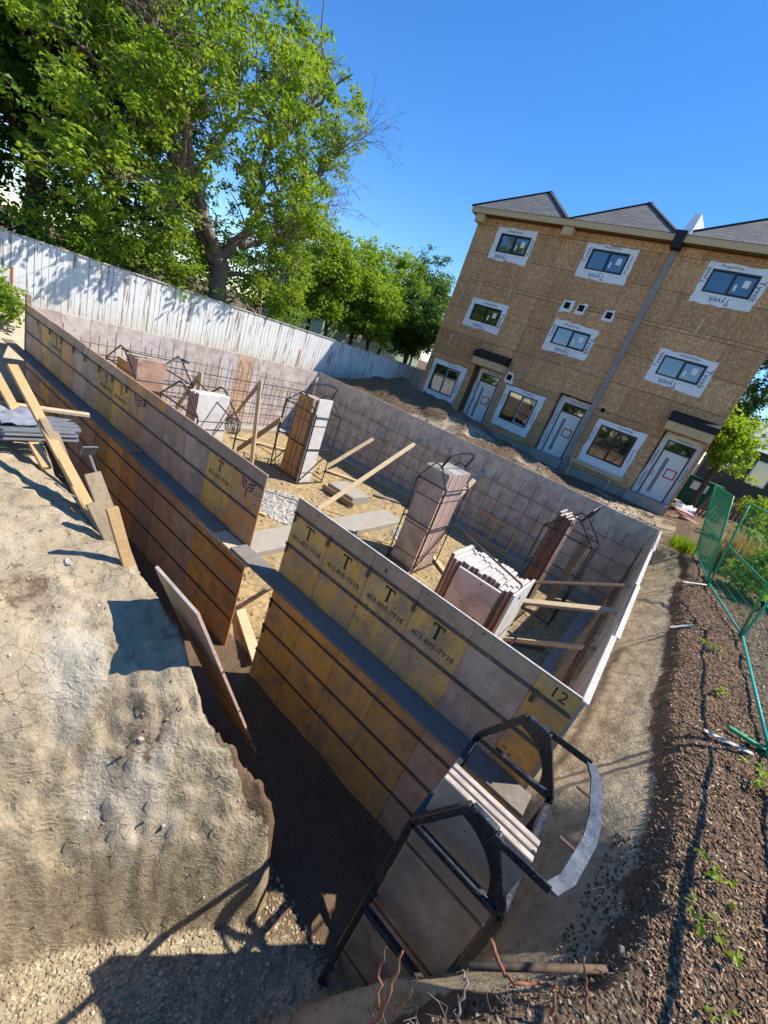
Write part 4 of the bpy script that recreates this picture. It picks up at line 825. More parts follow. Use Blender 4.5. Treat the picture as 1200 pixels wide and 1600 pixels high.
def win(a, b, c, d, fl):
    low = fl == 1
    W = wrap(B, a, b, c, d, 0.24, 0.24, 0.36, 0.24)
    yy = FY - 0.009
    hw = lambda x, z, r, s=0.14: letter_on_front('HomeWrap', s, x, yy, z, 'wrapblack', W, r)
    tv = lambda x, z, r, s=0.34: letter_on_front('Tyvek', s, x, yy, z, 'wrapblue', W, r)
    xc = (a + b) / 2; zc = (c + d) / 2
    if low:
        hw(xc + 0.2, d + 0.12, 0.0, 0.13); hw(a - 0.13, zc + 0.2, math.pi / 2, 0.13); hw(b + 0.13, zc - 0.1, -math.pi / 2, 0.13)
    else:
        hw(xc - 0.1 + random.uniform(-.2, .2), d + 0.12, random.choice((0, math.pi)), 0.15)
        tv(xc - 0.35 + random.uniform(-.1, .3), c - 0.21, math.pi, 0.30)
        if fl == 2 or a > -3: tv(b + 0.12, zc - 0.1, -math.pi / 2, 0.30)
        else: hw(b + 0.12, zc, -math.pi / 2, 0.14)
        if a > -9: tv(a - 0.13, zc + 0.15, math.pi / 2, 0.24)
    mb = MB()
    for k in range(int((b - a) / 0.13)): mb.box((a + 0.06 + k * 0.13, yy - 0.001, c - 0.10), (a + 0.10 + k * 0.13, yy, c - 0.085))
    build(mb, 'fastener_row', 'wrapblack', W)
    t_ = 0.055; mb = MB()
    for r_ in ((a, b, c, c + t_), (a, b, d - t_, d), (a, a + t_, c + t_, d - t_), (b - t_, b, c + t_, d - t_), (xc - 0.03, xc + 0.03, c + t_, d - t_)): mb.box((r_[0], FY - 0.02, r_[2]), (r_[1], FY + 0.09, r_[3]))
    f = build(mb, 'window', 'blackframe', B)
    one('pane', ['glass'], f, 'box', (a + t_ - 0.005, FY + 0.045, c + t_ - 0.005), (xc - 0.025, FY + 0.06, d - t_ + 0.005))
    one('pane', ['glass'], f, 'box', (xc + 0.025, FY + 0.035, c + t_ - 0.005), (b - t_ + 0.005, FY + 0.05, d - t_ + 0.005))
    mb = MB(); q = t_ + 0.005
    for r_ in ((xc + 0.03, b - q, c + q, c + q + 0.03), (xc + 0.03, b - q, d - q - 0.03, d - q), (xc + 0.03, xc + 0.06, c + q + 0.03, d - q - 0.03), (b - q - 0.03, b - q, c + q + 0.03, d - q - 0.03)): mb.box((r_[0], FY + 0.012, r_[2]), (r_[1], FY + 0.034, r_[3]))
    build(mb, 'sash', 'whiteframe' if low and a < -5 else 'blackframe', f)
    if not low:
        one('sticker', ['paper'], f, 'box', (b - 0.42, FY + 0.031, zc - 0.05), (b - 0.22, FY + 0.034, zc + 0.2)); one('sticker', ['paper'], f, 'box', (xc + 0.14, FY + 0.031, zc - 0.2), (xc + 0.22, FY + 0.034, zc + 0.02))
for wdat in wins: win(*wdat)
def door(xa, xb, zt, canopy, dx0):
    dep = 0.38; yb = FY + dep
    mb = MB(); mb.box((xa - 0.02, FY + 0.03, ZF - 0.05), (xa, yb, zt)); mb.box((xb, FY + 0.03, ZF - 0.05), (xb + 0.02, yb, zt)); mb.box((xa, FY + 0.03, zt), (xb, yb, zt + 0.02)); mb.box((xa, yb + 0.02, ZF - 0.05), (xb, yb + 0.05, zt))
    build(mb, 'alcove', 'alcove', B)
    one('door_sill', ['concrete'], B, 'cbox', (xa - 0.1, FY - 0.25, -2.5), (xb - 0.002, yb, ZF + 0.06), 0.01)
    a, b = dx0, dx0 + 0.96; c, d = -2.05, 0.42
    W = wrap(B, a - 0.05, b + 0.05, c, d, 0.24, min(0.26, xb - b - 0.06), 0.02, 0.24, yb + 0.012)
    for (x, z, r) in ((a - 0.17, -0.4, math.pi / 2), (a - 0.17, -1.4, math.pi / 2), (b + 0.16, -0.7, -math.pi / 2), (a + 0.5, 0.53, 0)): letter_on_front('HomeWrap', 0.13, x, yb + 0.003, z, 'wrapblack', W, r)
    mb = MB()
    for r_ in ((a - 0.05, a, c, d), (b, b + 0.05, c, d), (a, b, d - 0.05, d), (a, b, -0.02, 0.04)): mb.box((r_[0], yb - 0.03, r_[2]), (r_[1], yb + 0.018, r_[3]))
    f = build(mb, 'door_frame', 'blackframe', B); one('transom_pane', ['glass'], f, 'box', (a, yb - 0.005, 0.042), (b, yb + 0.01, 0.368))
    D = one('door', ['door'], B, 'cbox', (a + 0.004, yb - 0.018, c), (b - 0.004, yb + 0.016, -0.024), 0.004)
    one('glass_strip', ['doorglass'], D, 'box', (a + 0.22, yb - 0.023, -1.85), (a + 0.36, yb - 0.0185, -0.28))
    one('handle', ['blackframe'], D, 'tube', [(a + 0.09, yb - 0.07, -1.12), (a + 0.09, yb - 0.02, -1.12)], 0.03, 10); one('handle', ['blackframe'], D, 'tube', [(a + 0.09, yb - 0.07, -0.98), (a + 0.09, yb - 0.02, -0.98)], 0.025, 10)
    nt_ = one('notice', ['paper'], D, 'box', (a + 0.50, yb - 0.022, -1.02), (a + 0.84, yb - 0.0185, -0.72)); mb = MB()
    for r_ in ((a + 0.46, a + 0.88, -1.07, -1.02), (a + 0.46, a + 0.88, -0.72, -0.67), (a + 0.46, a + 0.51, -1.02, -0.72), (a + 0.83, a + 0.88, -1.02, -0.72)): mb.box((r_[0], yb - 0.024, r_[2]), (r_[1], yb - 0.0225, r_[3]))
    build(mb, 'notice_border', 'red', nt_)
    if canopy:
        ca, cb = xa - 0.10, min(xb + 0.08, X1 + 0.05)
        cz_ = zt + 0.03
        k = one('canopy', ['fascia'], B, 'cbox', (ca + 0.03, FY - 0.50, cz_ + 0.02), (cb - 0.03, FY - 0.002, cz_ + 0.36), 0.008)
        mb = MB(); mb.prism([(ca, FY - 0.56, cz_ + 0.365), (ca, FY - 0.56, cz_ + 0.62), (ca, FY - 0.003, cz_ + 0.80), (ca, FY - 0.003, cz_ + 0.365)], (cb - ca, 0, 0)); build(mb, 'canopy_membrane', 'membrane', k)
        for q in range(3): one('nail_plate', ['zinc'], k, 'box', (ca + 0.35 + q * 0.45, FY - 0.504, cz_ + 0.12), (ca + 0.38 + q * 0.45, FY - 0.5005, cz_ + 0.26))
for (xa, xb, zt, can), d0 in zip(doors, (-10.18, -5.62, -1.02)): door(xa, xb, zt, can, d0)
# eaves, roofs, party wall cladding
one('fascia', ['fascia'], B, 'cbox', (X0 - 0.35, FY - 0.42, 7.20), (X1 + 0.35, FY - 0.38, 7.44), 0.006)
one('soffit', ['alcove'], B, 'box', (X0 - 0.34, FY - 0.379, 7.22), (X1 + 0.34, FY + 11.2, 7.26))
for x in (-13.3, -8.75): one('eave_block', ['fascia'], B, 'cbox', (x - 0.25, FY - 0.36, 6.86), (x + 0.25, FY - 0.004, 7.198), 0.02)
def roofpatch(mb_uv, a, b, c, d=None): pass
for k in range(3):
    a = UN[k] - (0.40 if k == 0 else -0.02); b = UN[k + 1] + (0.40 if k == 2 else -0.02); y0 = FY - 0.45; y1 = FY + 11.3; xm = (a + b) / 2; zt = 9.35 + (0.0 if k else 0.02); z0 = 7.445
    ya = y0 + 2.55; yb_ = y1 - 2.55
    P = [(a, y0, z0), (b, y0, z0), (b, y1, z0), (a, y1, z0), (xm, ya, zt), (xm, yb_, zt)]
    faces = [(0, 1, 4), (1, 2, 5, 4), (2, 3, 5), (3, 0, 4, 5), (0, 3, 2, 1)]
    me = bpy.data.meshes.new('roof'); me.from_pydata([Vector(p) - Vector(P[0]) for p in P], [], faces); me.update(); me.materials.append(MT['shingle']); uv = me.uv_layers.new()
    for p_ in me.polygons:
        n_ = p_.normal; hdir = Vector((n_.y, -n_.x, 0)); hdir = hdir.normalized() if hdir.length > 1e-4 else Vector((1, 0, 0)); vdir = n_.cross(hdir)
        for li in p_.loop_indices: co = me.vertices[me.loops[li].vertex_index].co; uv.data[li].uv = (co.dot(hdir), co.dot(vdir))
    ro = put('roof', me, P[0], B)
    for p, q in ((0, 4), (1, 4), (4, 5)): one('ridge_cap', ['shingle'], ro, 'beam', Vector(P[p]) + Vector((0, 0, .02)), Vector(P[q]) + Vector((0, 0, .02)), 0.22, 0.03)
xf = -4.33
mb = MB(); mb.prism([(xf - 0.11, FY - 0.10, -2.5), (xf + 0.11, FY - 0.10, -2.5), (xf + 0.11, FY - 0.10, 7.0), (xf - 0.11, FY - 0.10, 7.0)], (0, 0.095, 0)); fl2 = build(mb, 'party_wall_cladding', 'duct', B)
for z in (-0.2, 2.3, 4.7): one('lap_joint', ['zinc'], fl2, 'box', (xf - 0.134, FY - 0.104, z), (xf + 0.134, FY - 0.101, z + 0.03))
mb = MB(); mb.prism([(xf - 0.17, FY - 0.46, 6.98), (xf + 0.17, FY - 0.46, 6.98), (xf + 0.19, FY - 0.52, 7.55), (xf - 0.19, FY - 0.52, 7.55)], (0, 0.5, 0)); build(mb, 'party_wall_cap', 'membrane', B)
mb = MB(); mb.prism([(xf - 0.02, FY - 0.50, 7.5), (xf + 0.28, FY - 0.42, 7.46), (xf + 0.26, FY - 0.1, 8.30), (xf + 0.04, FY - 0.1, 8.28)], (0.0, 2.6, 0.3)); build(mb, 'parapet_wrap', 'wrap', B)
for (x, z, s) in ((-7.45, 4.28, .2), (-6.80, 4.30, .2), (-5.55, 4.28, .2), (-8.62, 0.60, .22)):
    W = wrap(B, x - 0.13, x + 0.13, z - 0.13, z + 0.13, .1, .1, .14, .1); one('vent_opening', ['shadowhole'], W, 'box', (x - 0.131, FY - 0.010, z - 0.131), (x + 0.131, FY - 0.0035, z + 0.131))
one('vent_opening', ['shadowhole'], B, 'tube', [(-3.91, FY - 0.006, 0.62), (-3.91, FY + 0.001, 0.62)], 0.10, 16)
for x, z in ((-12.05, 4.05), (-10.35, 4.2), (-2.2, 4.65), (-12.6, 1.4)): one('lumber_scab', ['fascia'], B, 'cbox', (x - 0.05, FY - 0.045, z - 0.3), (x + 0.05, FY - 0.002, z + 0.3), 0.004)
one('ledger', ['fascia'], B, 'cbox', (-4.15, FY - 0.22, -1.92), (-1.75, FY - 0.18, -1.72), 0.005)
for x in (-4.0, -2.2): one('ledger_leg', ['fascia'], B, 'beam', (x, FY - 0.2, -1.925), (x + 0.02, FY - 0.25, -2.62), 0.05, 0.1)

# ------------------------------------------------------------------ white board fence
FX = -16.0
t = thing('board_fence', 'long white board fence with peeling paint behind the pit', 'fence', (FX, 14, -2.5))
bm_ = MB(); bm_.cbox((0, 0, 0), (0.022, 0.159, 1.0), 0.010)
fme = bpy.data.meshes.new('board'); fme.from_pydata(bm_.v, [], bm_.f); fme.update(); fme.materials.append(MT['fence'])
y = 1.4; k = 0
while y < 26.5:
    o = put('board', fme, (FX + random.uniform(-.004, .004), y, -2.62), t); o.scale = (1, 1, 1.955 + random.uniform(-0.012, 0.012) + (0.02 if (k // 16) % 2 else 0)); o.rotation_euler = (random.uniform(-.004, .004), 0, 0); y += 0.163; k += 1
for a in np.arange(1.4, 26.4, 2.45): one('cap_rail', ['fence'], t, 'cbox', (FX - 0.05, a + 0.01, -0.645), (FX + 0.06, a + 2.43, -0.615), 0.006)
for y, z0, z1, lab in ((3.6, -2.5, -1.42, 'orange-topped survey stake against the white fence near its left end'), (13.7, -2.5, -1.45, 'thin orange survey stake against the white fence near the pit corner')):
    s = thing('survey_stake', lab, 'stake', (-15.6, y, z0), 'survey stakes'); one('stake', ['oldwood'], s, 'beam', (-15.6, y, z0), (-15.58, y + 0.02, z1), 0.05, 0.03); one('painted_top', ['orangepaint'], s, 'beam', (-15.5805, y + 0.019, z1 - 0.35), (-15.58, y + 0.02, z1 + 0.004), 0.056, 0.036)

# ------------------------------------------------------------------ green temporary fence
def gfence(label, p, q, lean, mat='greenwire', pitch=0.055, wr=0.0032, foot=False):
    p = Vector(p); q = Vector(q); H = Vector((lean, 0.03, 1.80)); r = thing('fence_panel', label, 'fence', (p + q) / 2, 'green temporary fence panels'); d = q - p
    for a in (p, q): one('post', [mat], r, 'tube', [a, a + H], 0.019, 8, smooth=True)
    for k, m_ in ((0.03, 'teal'), (0.5, mat), (0.995, mat)): one('rail', [m_], r, 'tube', [p + H * k, q + H * k], 0.017, 8, smooth=True)
    mb = MB(); n_ = int(d.length / pitch)
    for i in range(1, n_): a = p + d * (i / n_); mb.tube([a + H * 0.03, a + H * 0.995], wr, 4, cap=False)
    for i in range(1, 13): a = H * (0.03 + 0.965 * i / 13); mb.tube([p + a, q + a], wr, 4, cap=False)
    build(mb, 'wire_mesh', mat, r); foot and one('foot', [mat], r, 'beam', p + Vector((-0.30, 0.05, 0.02)), p + Vector((0.35, 0.05, 0.02)), 0.05, 0.03)
    return r
gz = -2.17
gfence('far green mesh fence panel seen almost edge-on near the house corner', (1.29, 13.85, gz), (1.47, 10.72, gz), -0.50)
gfence('middle green mesh fence panel beside the shrubs', (1.49, 10.62, gz), (1.85, 8.22, gz), -0.24, 'greenwire', 0.075, 0.0022)
gfence('green fence panel along the bark mulch with a teal bottom rail', (1.86, 8.14, gz), (1.80, 5.02, gz), -0.05, 'teal', 0.10, 0.0016)
gfence('green fence panel nearest the camera at the right edge', (1.79, 4.92, gz), (1.52, 1.9, gz), 0.02, 'greenwire', 0.10, 0.0016, True)

# ------------------------------------------------------------------ leaves, trees, shrubs
def leaves(centres, radii, per, size, droop=0.3, seed=1, flat=0.6, tintrange=(0, 1)):
    r = np.random.default_rng(seed); cnt = len(centres) * per
    ci = np.repeat(np.arange(len(centres)), per); c = np.asarray(centres)[ci]; R = np.asarray(radii)[ci]
    off = r.normal(size=(cnt, 3)); off /= np.linalg.norm(off, axis=1)[:, None] + 1e-9; off *= (r.random(cnt) ** 0.5 * R)[:, None]; off[:, 2] *= flat
    p = c + off; L = size * r.uniform(0.6, 1.3, cnt)
    d = r.normal(size=(cnt, 3)); d[:, 2] = d[:, 2] * 0.5 - droop; d /= np.linalg.norm(d, axis=1)[:, None]
    up_ = r.normal(size=(cnt, 3)) * 0.7 + np.array([0.25, 0.15, 1.0]); s = np.cross(d, up_); s /= np.linalg.norm(s, axis=1)[:, None] + 1e-9
    a = p; b = p + d * (L * 0.45)[:, None] + s * (L * 0.27)[:, None]; t_ = p + d * L[:, None]; e = p + d * (L * 0.45)[:, None] - s * (L * 0.27)[:, None]
    b[:, 2] += 0.12 * L; e[:, 2] += 0.12 * L
    Vv = np.stack([a, b, t_, e], 1).reshape(-1, 3); i0 = np.arange(cnt) * 4; Fq = np.stack([i0, i0 + 1, i0 + 2, i0 + 3], 1)
    ct = r.random(len(centres)); tint = np.clip(0.55 * ct[ci] + 0.45 * r.random(cnt), 0, 1) * (tintrange[1] - tintrange[0]) + tintrange[0]
    return Vv, Fq, np.repeat(tint, 4)
def limb_points(pts, rads, n=10, wob=0.12, r=random):
    out = []; ro = []
    for k in range(len(pts) - 1):
        for i in range(n):
            t_ = i / n; p = Vector(pts[k]).lerp(Vector(pts[k + 1]), t_); w_ = wob * math.sin(math.pi * t_)
            out.append(p + Vector((r.uniform(-w_, w_), r.uniform(-w_, w_), r.uniform(-w_, w_)))); ro.append(rads[k] * (1 - t_) + rads[k + 1] * t_)
    out.append(Vector(pts[-1])); ro.append(rads[-1]); return out, ro
def tree(name, label, base, limbs, nsub, per, size, leafmat, barkmat, group, seed, sublen=(0.8, 2.2), clus=(0.25, 0.55), keep=None, bare=0.0, extra=None, dead=(), droop=0.3, cat='tree'):
    R = random.Random(seed); t_ = thing(name, label, cat, base, group); cents = []; rad = []; tw = MB()
    for li, (pts, rads) in enumerate(limbs):
        P, Rr = limb_points(pts, rads, 7, 0.10, R); o = one('trunk' if li == 0 else 'limb', [barkmat], t_, 'tube', P, Rr, 9 if rads[0] > 0.1 else 6, smooth=True)
        n_ = len(P); k0 = int(n_ * (0.45 if li == 0 else 0.2))
        for s in range(nsub):
            i = R.randint(k0, n_ - 1); p = P[i]; ax = (P[min(i + 1, n_ - 1)] - P[max(i - 1, 0)]).normalized()
            d = Vector((R.gauss(0, 1), R.gauss(0, 1), R.gauss(0.15, 0.6))); d = (d - ax * d.dot(ax) * 0.6); d.normalize(); d = (d + ax * 0.35 + Vector((0, 0, 0.1))).normalized()
            L = R.uniform(*sublen); q = p + d * L; mid = p + d * L * 0.5 + Vector((0, 0, 0.08 * L))
            if keep and li not in dead and not keep(q): continue
            r0 = max(0.008, min(Rr[i] * 0.5, 0.035)); tw.tube([p, mid, q], [r0, r0 * 0.6, 0.004], 4, cap=False)
            if li in dead or R.random() < bare:
                for _ in range(5):
                    f = R.uniform(.3, 1); b0_ = p + d * L * f; tw.tube([b0_, b0_ + Vector((R.gauss(0, .25), R.gauss(0, .25), R.gauss(0.1, .2)))], [0.009, 0.003], 3, cap=False)
                continue
            m_ = R.randint(2, 4)
            for c_ in range(m_):
                f = 0.45 + 0.6 * (c_ + 1) / m_; cc = p + d * L * f + Vector((R.gauss(0, .16), R.gauss(0, .16), R.gauss(0, .16) - 0.05)); cents.append(cc); rad.append(R.uniform(*clus))
                e = cc + Vector((R.gauss(0, .3), R.gauss(0, .3), R.gauss(0, .2))); tw.tube([p + d * L * min(f, 1), e], [0.008, 0.003], 3, cap=False)
    for (cc, rr) in (extra or []): cents.append(Vector(cc)); rad.append(rr)
    if tw.v: build(tw, 'twigs', barkmat, t_)
    c_ = np.array([tuple(x) for x in cents]); Vv, Fq, ti = leaves(c_, rad, per, size, droop, seed); org = np.array(base, float)
    put('crown', np_mesh('crown', Vv - org, Fq, [leafmat], ti), base, t_); return t_
def blob(cx, cy, cz_, rx, ry, rz, n_, r=(0.3, 0.6), seed=0):
    R = random.Random(seed); out = []
    while len(out) < n_:
        x, y, z = R.uniform(-1, 1), R.uniform(-1, 1), R.uniform(-1, 1); q = x * x + y * y + z * z
        if q > 1 or (q < 0.18 and rx > 1.7): continue
        out.append(((cx + x * rx, cy + y * ry, cz_ + z * rz), R.uniform(*r)))
    return out
# the big maple behind the fence: limbs laid out as in the photograph
ML = [
 ([(-18.2, 11.0, -2.5), (-18.2, 10.9, -0.3), (-18.2, 10.7, 0.9)], [0.42, 0.36, 0.34]),
 ([(-18.2, 10.7, 0.8), (-18.0, 9.9, 1.7), (-17.8, 9.0, 3.0), (-17.6, 8.2, 4.9), (-17.8, 7.6, 7.2), (-18.0, 7.0, 10.0)], [0.26, 0.20, 0.17, 0.12, 0.08, 0.03]),
 ([(-18.2, 10.8, 0.9), (-18.1, 11.6, 2.1), (-18.0, 11.9, 3.2), (-18.1, 11.8, 5.0), (-18.3, 11.9, 7.5), (-18.4, 12.1, 11.0)], [0.22, 0.17, 0.13, 0.10, 0.07, 0.03]),
 ([(-18.3, 10.6, 0.7), (-19.2, 9.2, 3.0), (-19.6, 8.3, 6.0), (-19.9, 7.8, 9.5), (-20, 7.4, 12.5)], [0.30, 0.24, 0.18, 0.11, 0.04]),
 ([(-18.0, 11.9, 3.0), (-17.8, 13.2, 4.4), (-17.8, 14.8, 6.0), (-17.9, 16.6, 7.6)], [0.10, 0.08, 0.05, 0.02]),
 ([(-18.1, 11.4, 1.6), (-17.9, 12.8, 2.4), (-18.0, 14.4, 3.3), (-18.2, 15.6, 3.8)], [0.13, 0.10, 0.06, 0.02]),
 ([(-18.2, 11.2, 0.4), (-17.8, 12.6, 0.9), (-17.7, 14.0, 1.5), (-17.9, 15.2, 1.7)], [0.10, 0.08, 0.05, 0.02]),
 ([(-17.8, 9.0, 3.0), (-17.2, 7.2, 3.6), (-17.0, 5.6, 4.2), (-17.0, 4.4, 4.4)], [0.13, 0.10, 0.06, 0.02]),
 ([(-18.0, 9.8, 1.8), (-17.4, 8.4, 2.0), (-17.0, 6.8, 2.0), (-16.8, 5.0, 1.8)], [0.12, 0.09, 0.06, 0.02]),
 ([(-17.6, 8.2, 4.9), (-16.8, 6.6, 6.2), (-16.5, 5.0, 7.2)], [0.10, 0.07, 0.02]),
 ([(-18.2, 11.9, 5.2), (-17.6, 12.8, 7.0), (-17.6, 13.4, 8.4), (-17.8, 12.6, 10.5)], [0.10, 0.07, 0.05, 0.02]),
 ([(-19.5, 8.6, 5.0), (-20.5, 10.4, 7.5), (-20.6, 11.4, 10.0), (-20.6, 12.0, 12.5)], [0.14, 0.10, 0.06, 0.02]),
 ([(-19.8, 8.0, 7.0), (-20.6, 6.2, 8.5), (-20.8, 4.8, 9.8)], [0.12, 0.08, 0.02]),
 ([(-17.8, 9.0, 3.0), (-16.2, 9.4, 5.0), (-14.4, 9.9, 6.4)], [0.10, 0.07, 0.02]),
 ([(-18.1, 11.8, 5.0), (-16.2, 12.0, 6.6), (-14.4, 12.0, 7.6)], [0.09, 0.06, 0.02]),
 ([(-17.4, 8.4, 2.0), (-15.8, 7.6, 3.6), (-14.4, 7.0, 4.8)], [0.09, 0.06, 0.02]),
 ([(-17.8, 9.4, 1.6), (-16.4, 9.0, 1.8), (-15.0, 8.4, 1.5)], [0.07, 0.05, 0.02]), ([(-17.0, 6.8, 2.0), (-15.9, 6.2, 1.9), (-14.9, 5.8, 1.6)], [0.06, 0.04, 0.02]),
 ([(-18.0, 10.8, 1.6), (-16.4, 11.4, 2.4), (-14.9, 11.6, 2.3)], [0.07, 0.05, 0.02]), ([(-17.8, 12.8, 2.4), (-16.2, 13.4, 3.0), (-14.9, 13.8, 2.9)], [0.06, 0.04, 0.02]),
 ([(-17.6, 13.6, 5.0), (-16.9, 14.6, 6.8), (-16.8, 15.6, 7.8)], [0.05, 0.035, 0.012]), ([(-17.0, 8.2, 4.6), (-16.0, 6.6, 5.4), (-15.4, 5.2, 5.6)], [0.06, 0.04, 0.015]), ([(-17.6, 12.4, 3.0), (-16.8, 13.6, 4.2), (-16.6, 14.6, 4.6)], [0.05, 0.03, 0.012]),
]
def keep_main(q):
    yr, zr = -q.y / q.x, -q.z / q.x
    if 0.50 < yr < 0.69 and zr < 0.13 + 0.25 * random.random() and q.x > -18.7: return False
    if 0.36 < yr < 0.50 and 0.10 < zr < 0.24 and q.x > -17.4 and random.random() < 0.7: return False
    return yr < np.interp(zr, [-0.1, 0.15, 0.3, 0.47, 0.51, 0.54, 0.6], [0.80, 0.86, 0.89, 0.92, 0.84, 0.66, 0.60]) + random.gauss(-0.01, 0.035) and -24 < q.x < -15.4 + 0.55 * max(0, q.z) and q.z > -0.75
tree('maple_tree', 'big spreading maple tree with a thick forked trunk behind the white fence', (-18.2, 11.0, -2.5), ML, 46, 42, 0.165, 'leafA', 'bark', 'trees behind the white fence', 11, (0.7, 2.5), (0.22, 0.50), keep_main, 0.16, dead=(len(ML) - 1, len(ML) - 2, len(ML) - 3))
tree('maple_tree', 'dense dark tree filling the upper left corner behind the maple', (-21.5, 5.5, -2.5),
     [([(-21.5, 5.5, -2.5), (-21.5, 5.6, 1.0), (-21.4, 5.4, 5), (-21.4, 5.6, 10)], [0.34, 0.28, 0.18, 0.05]), ([(-21.5, 5.6, 1.2), (-20.6, 3.6, 4), (-20, 2.4, 7)], [0.16, 0.1, 0.03]), ([(-21.5, 5.6, 1.6), (-21.6, 8.0, 4.5), (-21.4, 9.6, 7.5)], [0.16, 0.1, 0.03]), ([(-21.4, 5.4, 4), (-19.8, 5.0, 6.5), (-19.2, 4.6, 9.0)], [0.12, 0.08, 0.03])],
     80, 44, 0.26, 'leafB', 'darkbark', 'trees behind the white fence', 12, (0.8, 2.6), (0.4, 0.8), lambda q: q.z > -1.2, 0.0, blob(-22.0, 5.4, 3.2, 2.4, 6.5, 5.0, 260, (0.5, 0.95), 4))
tree('hedge_tree', 'dense low tree at the left edge behind the white fence', (-23.5, 3.4, -2.5), [([(-23.5, 3.4, -2.5), (-23.5, 3.4, 0.5), (-23.4, 3.5, 3.5)], [0.2, 0.15, 0.05])], 30, 40, 0.26, 'leafB', 'darkbark', 'trees behind the white fence', 18, (0.8, 2.2), (0.4, 0.8), None, 0, blob(-24.0, 8.0, 0.7, 1.6, 13.5, 3.2, 430, (0.6, 1.0), 9))
tree('shrub', 'leafy shrub hanging over the top of the white fence at left', (-17.2, 5.8, -2.5), [([(-17.3, 5.8, -2.5), (-17.2, 5.9, -0.9), (-17.0, 6.2, 0.6)], [0.07, 0.05, 0.02]), ([(-17.3, 5.8, -1.8), (-17.0, 7.6, -0.6), (-16.9, 8.6, 0.2)], [0.05, 0.04, 0.02])],
     20, 34, 0.15, 'leafA', 'bark', 'shrubs behind the white fence', 13, (0.4, 1.2), (0.25, 0.5), None, 0, blob(-17.0, 6.4, -0.1, 0.9, 3.0, 0.8, 70, (0.3, 0.5), 5), cat='shrub')
tree('shrub', 'low green shrub under the maple crown behind the fence', (-17.9, 13.4, -2.5), [([(-17.9, 13.4, -2.5), (-17.8, 13.5, -0.8), (-17.9, 13.8, 0.6)], [0.07, 0.05, 0.02])],
     14, 34, 0.15, 'leafA', 'bark', 'shrubs behind the white fence', 14, (0.4, 1.2), (0.25, 0.5), None, 0, blob(-18.2, 14.0, 0.1, 1.0, 2.2, 1.2, 60, (0.3, 0.5), 6), cat='shrub')
for (x, y, h, r_, sd_, lab, lm) in (
    (-19.5, 18.5, 5.2, 1.9, 21, 'bright green tree right behind the maple at the fence', 'leafD'), (-20.5, 21.8, 6.0, 2.0, 22, 'leaning dark-stemmed tree in front of the pale green house', 'leafD'),
    (-21.0, 25.6, 7.2, 2.3, 23, 'round bright tree in the gap left of the townhouse', 'leafD'), (-21.5, 30.0, 8.6, 2.4, 24, 'taller tree touching the left edge of the townhouse', 'leafB'), (-17.8, 24.6, 4.0, 1.5, 25, 'small dark tree at the fence beside the townhouse', 'leafB'), (-22.8, 20.0, 6.4, 2.2, 26, 'light green tree behind the pale green house corner', 'leafD'), (-23.5, 33.5, 8.0, 2.6, 27, 'tree peeping past the left eave of the townhouse', 'leafA'), (-18.6, 21.4, 3.6, 1.5, 28, 'low bushy tree just over the far white fence', 'leafD')):
    tree('ash_tree', lab, (x, y, -2.5), [([(x, y, -2.5), (x + .1, y + .15, -0.6), (x, y - .1, h * 0.35), (x + .1, y, h * 0.75)], [0.14, 0.11, 0.08, 0.02]), ([(x + .1, y + .1, -0.4), (x + .5, y - 1.0, h * 0.3), (x + .6, y - 1.4, h * 0.55)], [0.08, 0.05, 0.02]), ([(x + .1, y + .1, -0.2), (x + .2, y + 1.0, h * 0.3), (x, y + 1.5, h * 0.6)], [0.08, 0.05, 0.02])],
         26, 34, 0.21, lm, 'darkbark', 'trees left of the townhouse', sd_, (0.6, 1.7), (0.3, 0.6), lambda q: q.z > -1.0, 0, blob(x, y, h * 0.42 + 0.1, r_ * 0.9, r_ * 1.15, h * 0.48, 105, (0.35, 0.65), sd_))
for (x, y, h, sd_, lab) in ((-16, -19, 9, 81, 'unseen tree added for the left ground floor panes to mirror'), (-7, -20, 8, 82, 'unseen tree added for the middle ground floor panes to mirror'), (1, -21, 9, 83, 'unseen tree added for the right ground floor panes to mirror')):  # out-of-view trees, added and filled low so the panes reflect dark
    tree('reflection_tree', lab, (x, y, -2.3), [([(x, y, -2.3), (x, y, 1), (x, y, h * 0.7)], [0.22, 0.17, 0.05])], 16, 22, 0.42, 'leafB', 'darkbark', 'unseen trees added for window reflections', sd_, (0.8, 2.2), (0.5, 0.9), None, 0, blob(x, y, h * 0.35, 3.4, 2.2, h * 0.5, 80, (0.6, 1.0), sd_) + blob(x, y + 1, -0.3, 5.2, 1.2, 2.0, 130, (0.5, 0.9), sd_ + 5))
# right hand side greenery
for (x, y, h, r_, sd_, lab, lm) in ((1.2, 30.5, 7.5, 1.5, 31, 'tall leafy tree behind the right corner of the townhouse', 'leafB'), (1.15, 27.2, 2.6, 0.7, 32, 'drooping light green tree just right of the townhouse', 'leafA'), (6.5, 52, 11, 3.2, 33, 'distant tree above the pale-roofed house', 'leafB'), (0.2, 56, 9, 3.0, 34, 'distant tree showing between townhouse and bungalow', 'leafB')):
    tree('ash_tree', lab, (x, y, -2.3), [([(x, y, -2.3), (x, y + .1, 0), (x, y, h * 0.4), (x, y, h * 0.8)], [0.16, 0.13, 0.1, 0.03]), ([(x, y, 0.2), (x - .7, y, h * 0.4), (x - 1.0, y, h * 0.7)], [0.08, 0.05, 0.02])], 20, 36, 0.2, lm, 'darkbark', 'trees right of the townhouse', sd_, (0.6, 1.8), (0.3, 0.6), None, 0, blob(x, y, h * 0.5, r_, r_, h * 0.42, 60, (0.35, 0.6), sd_), droop=0.5)
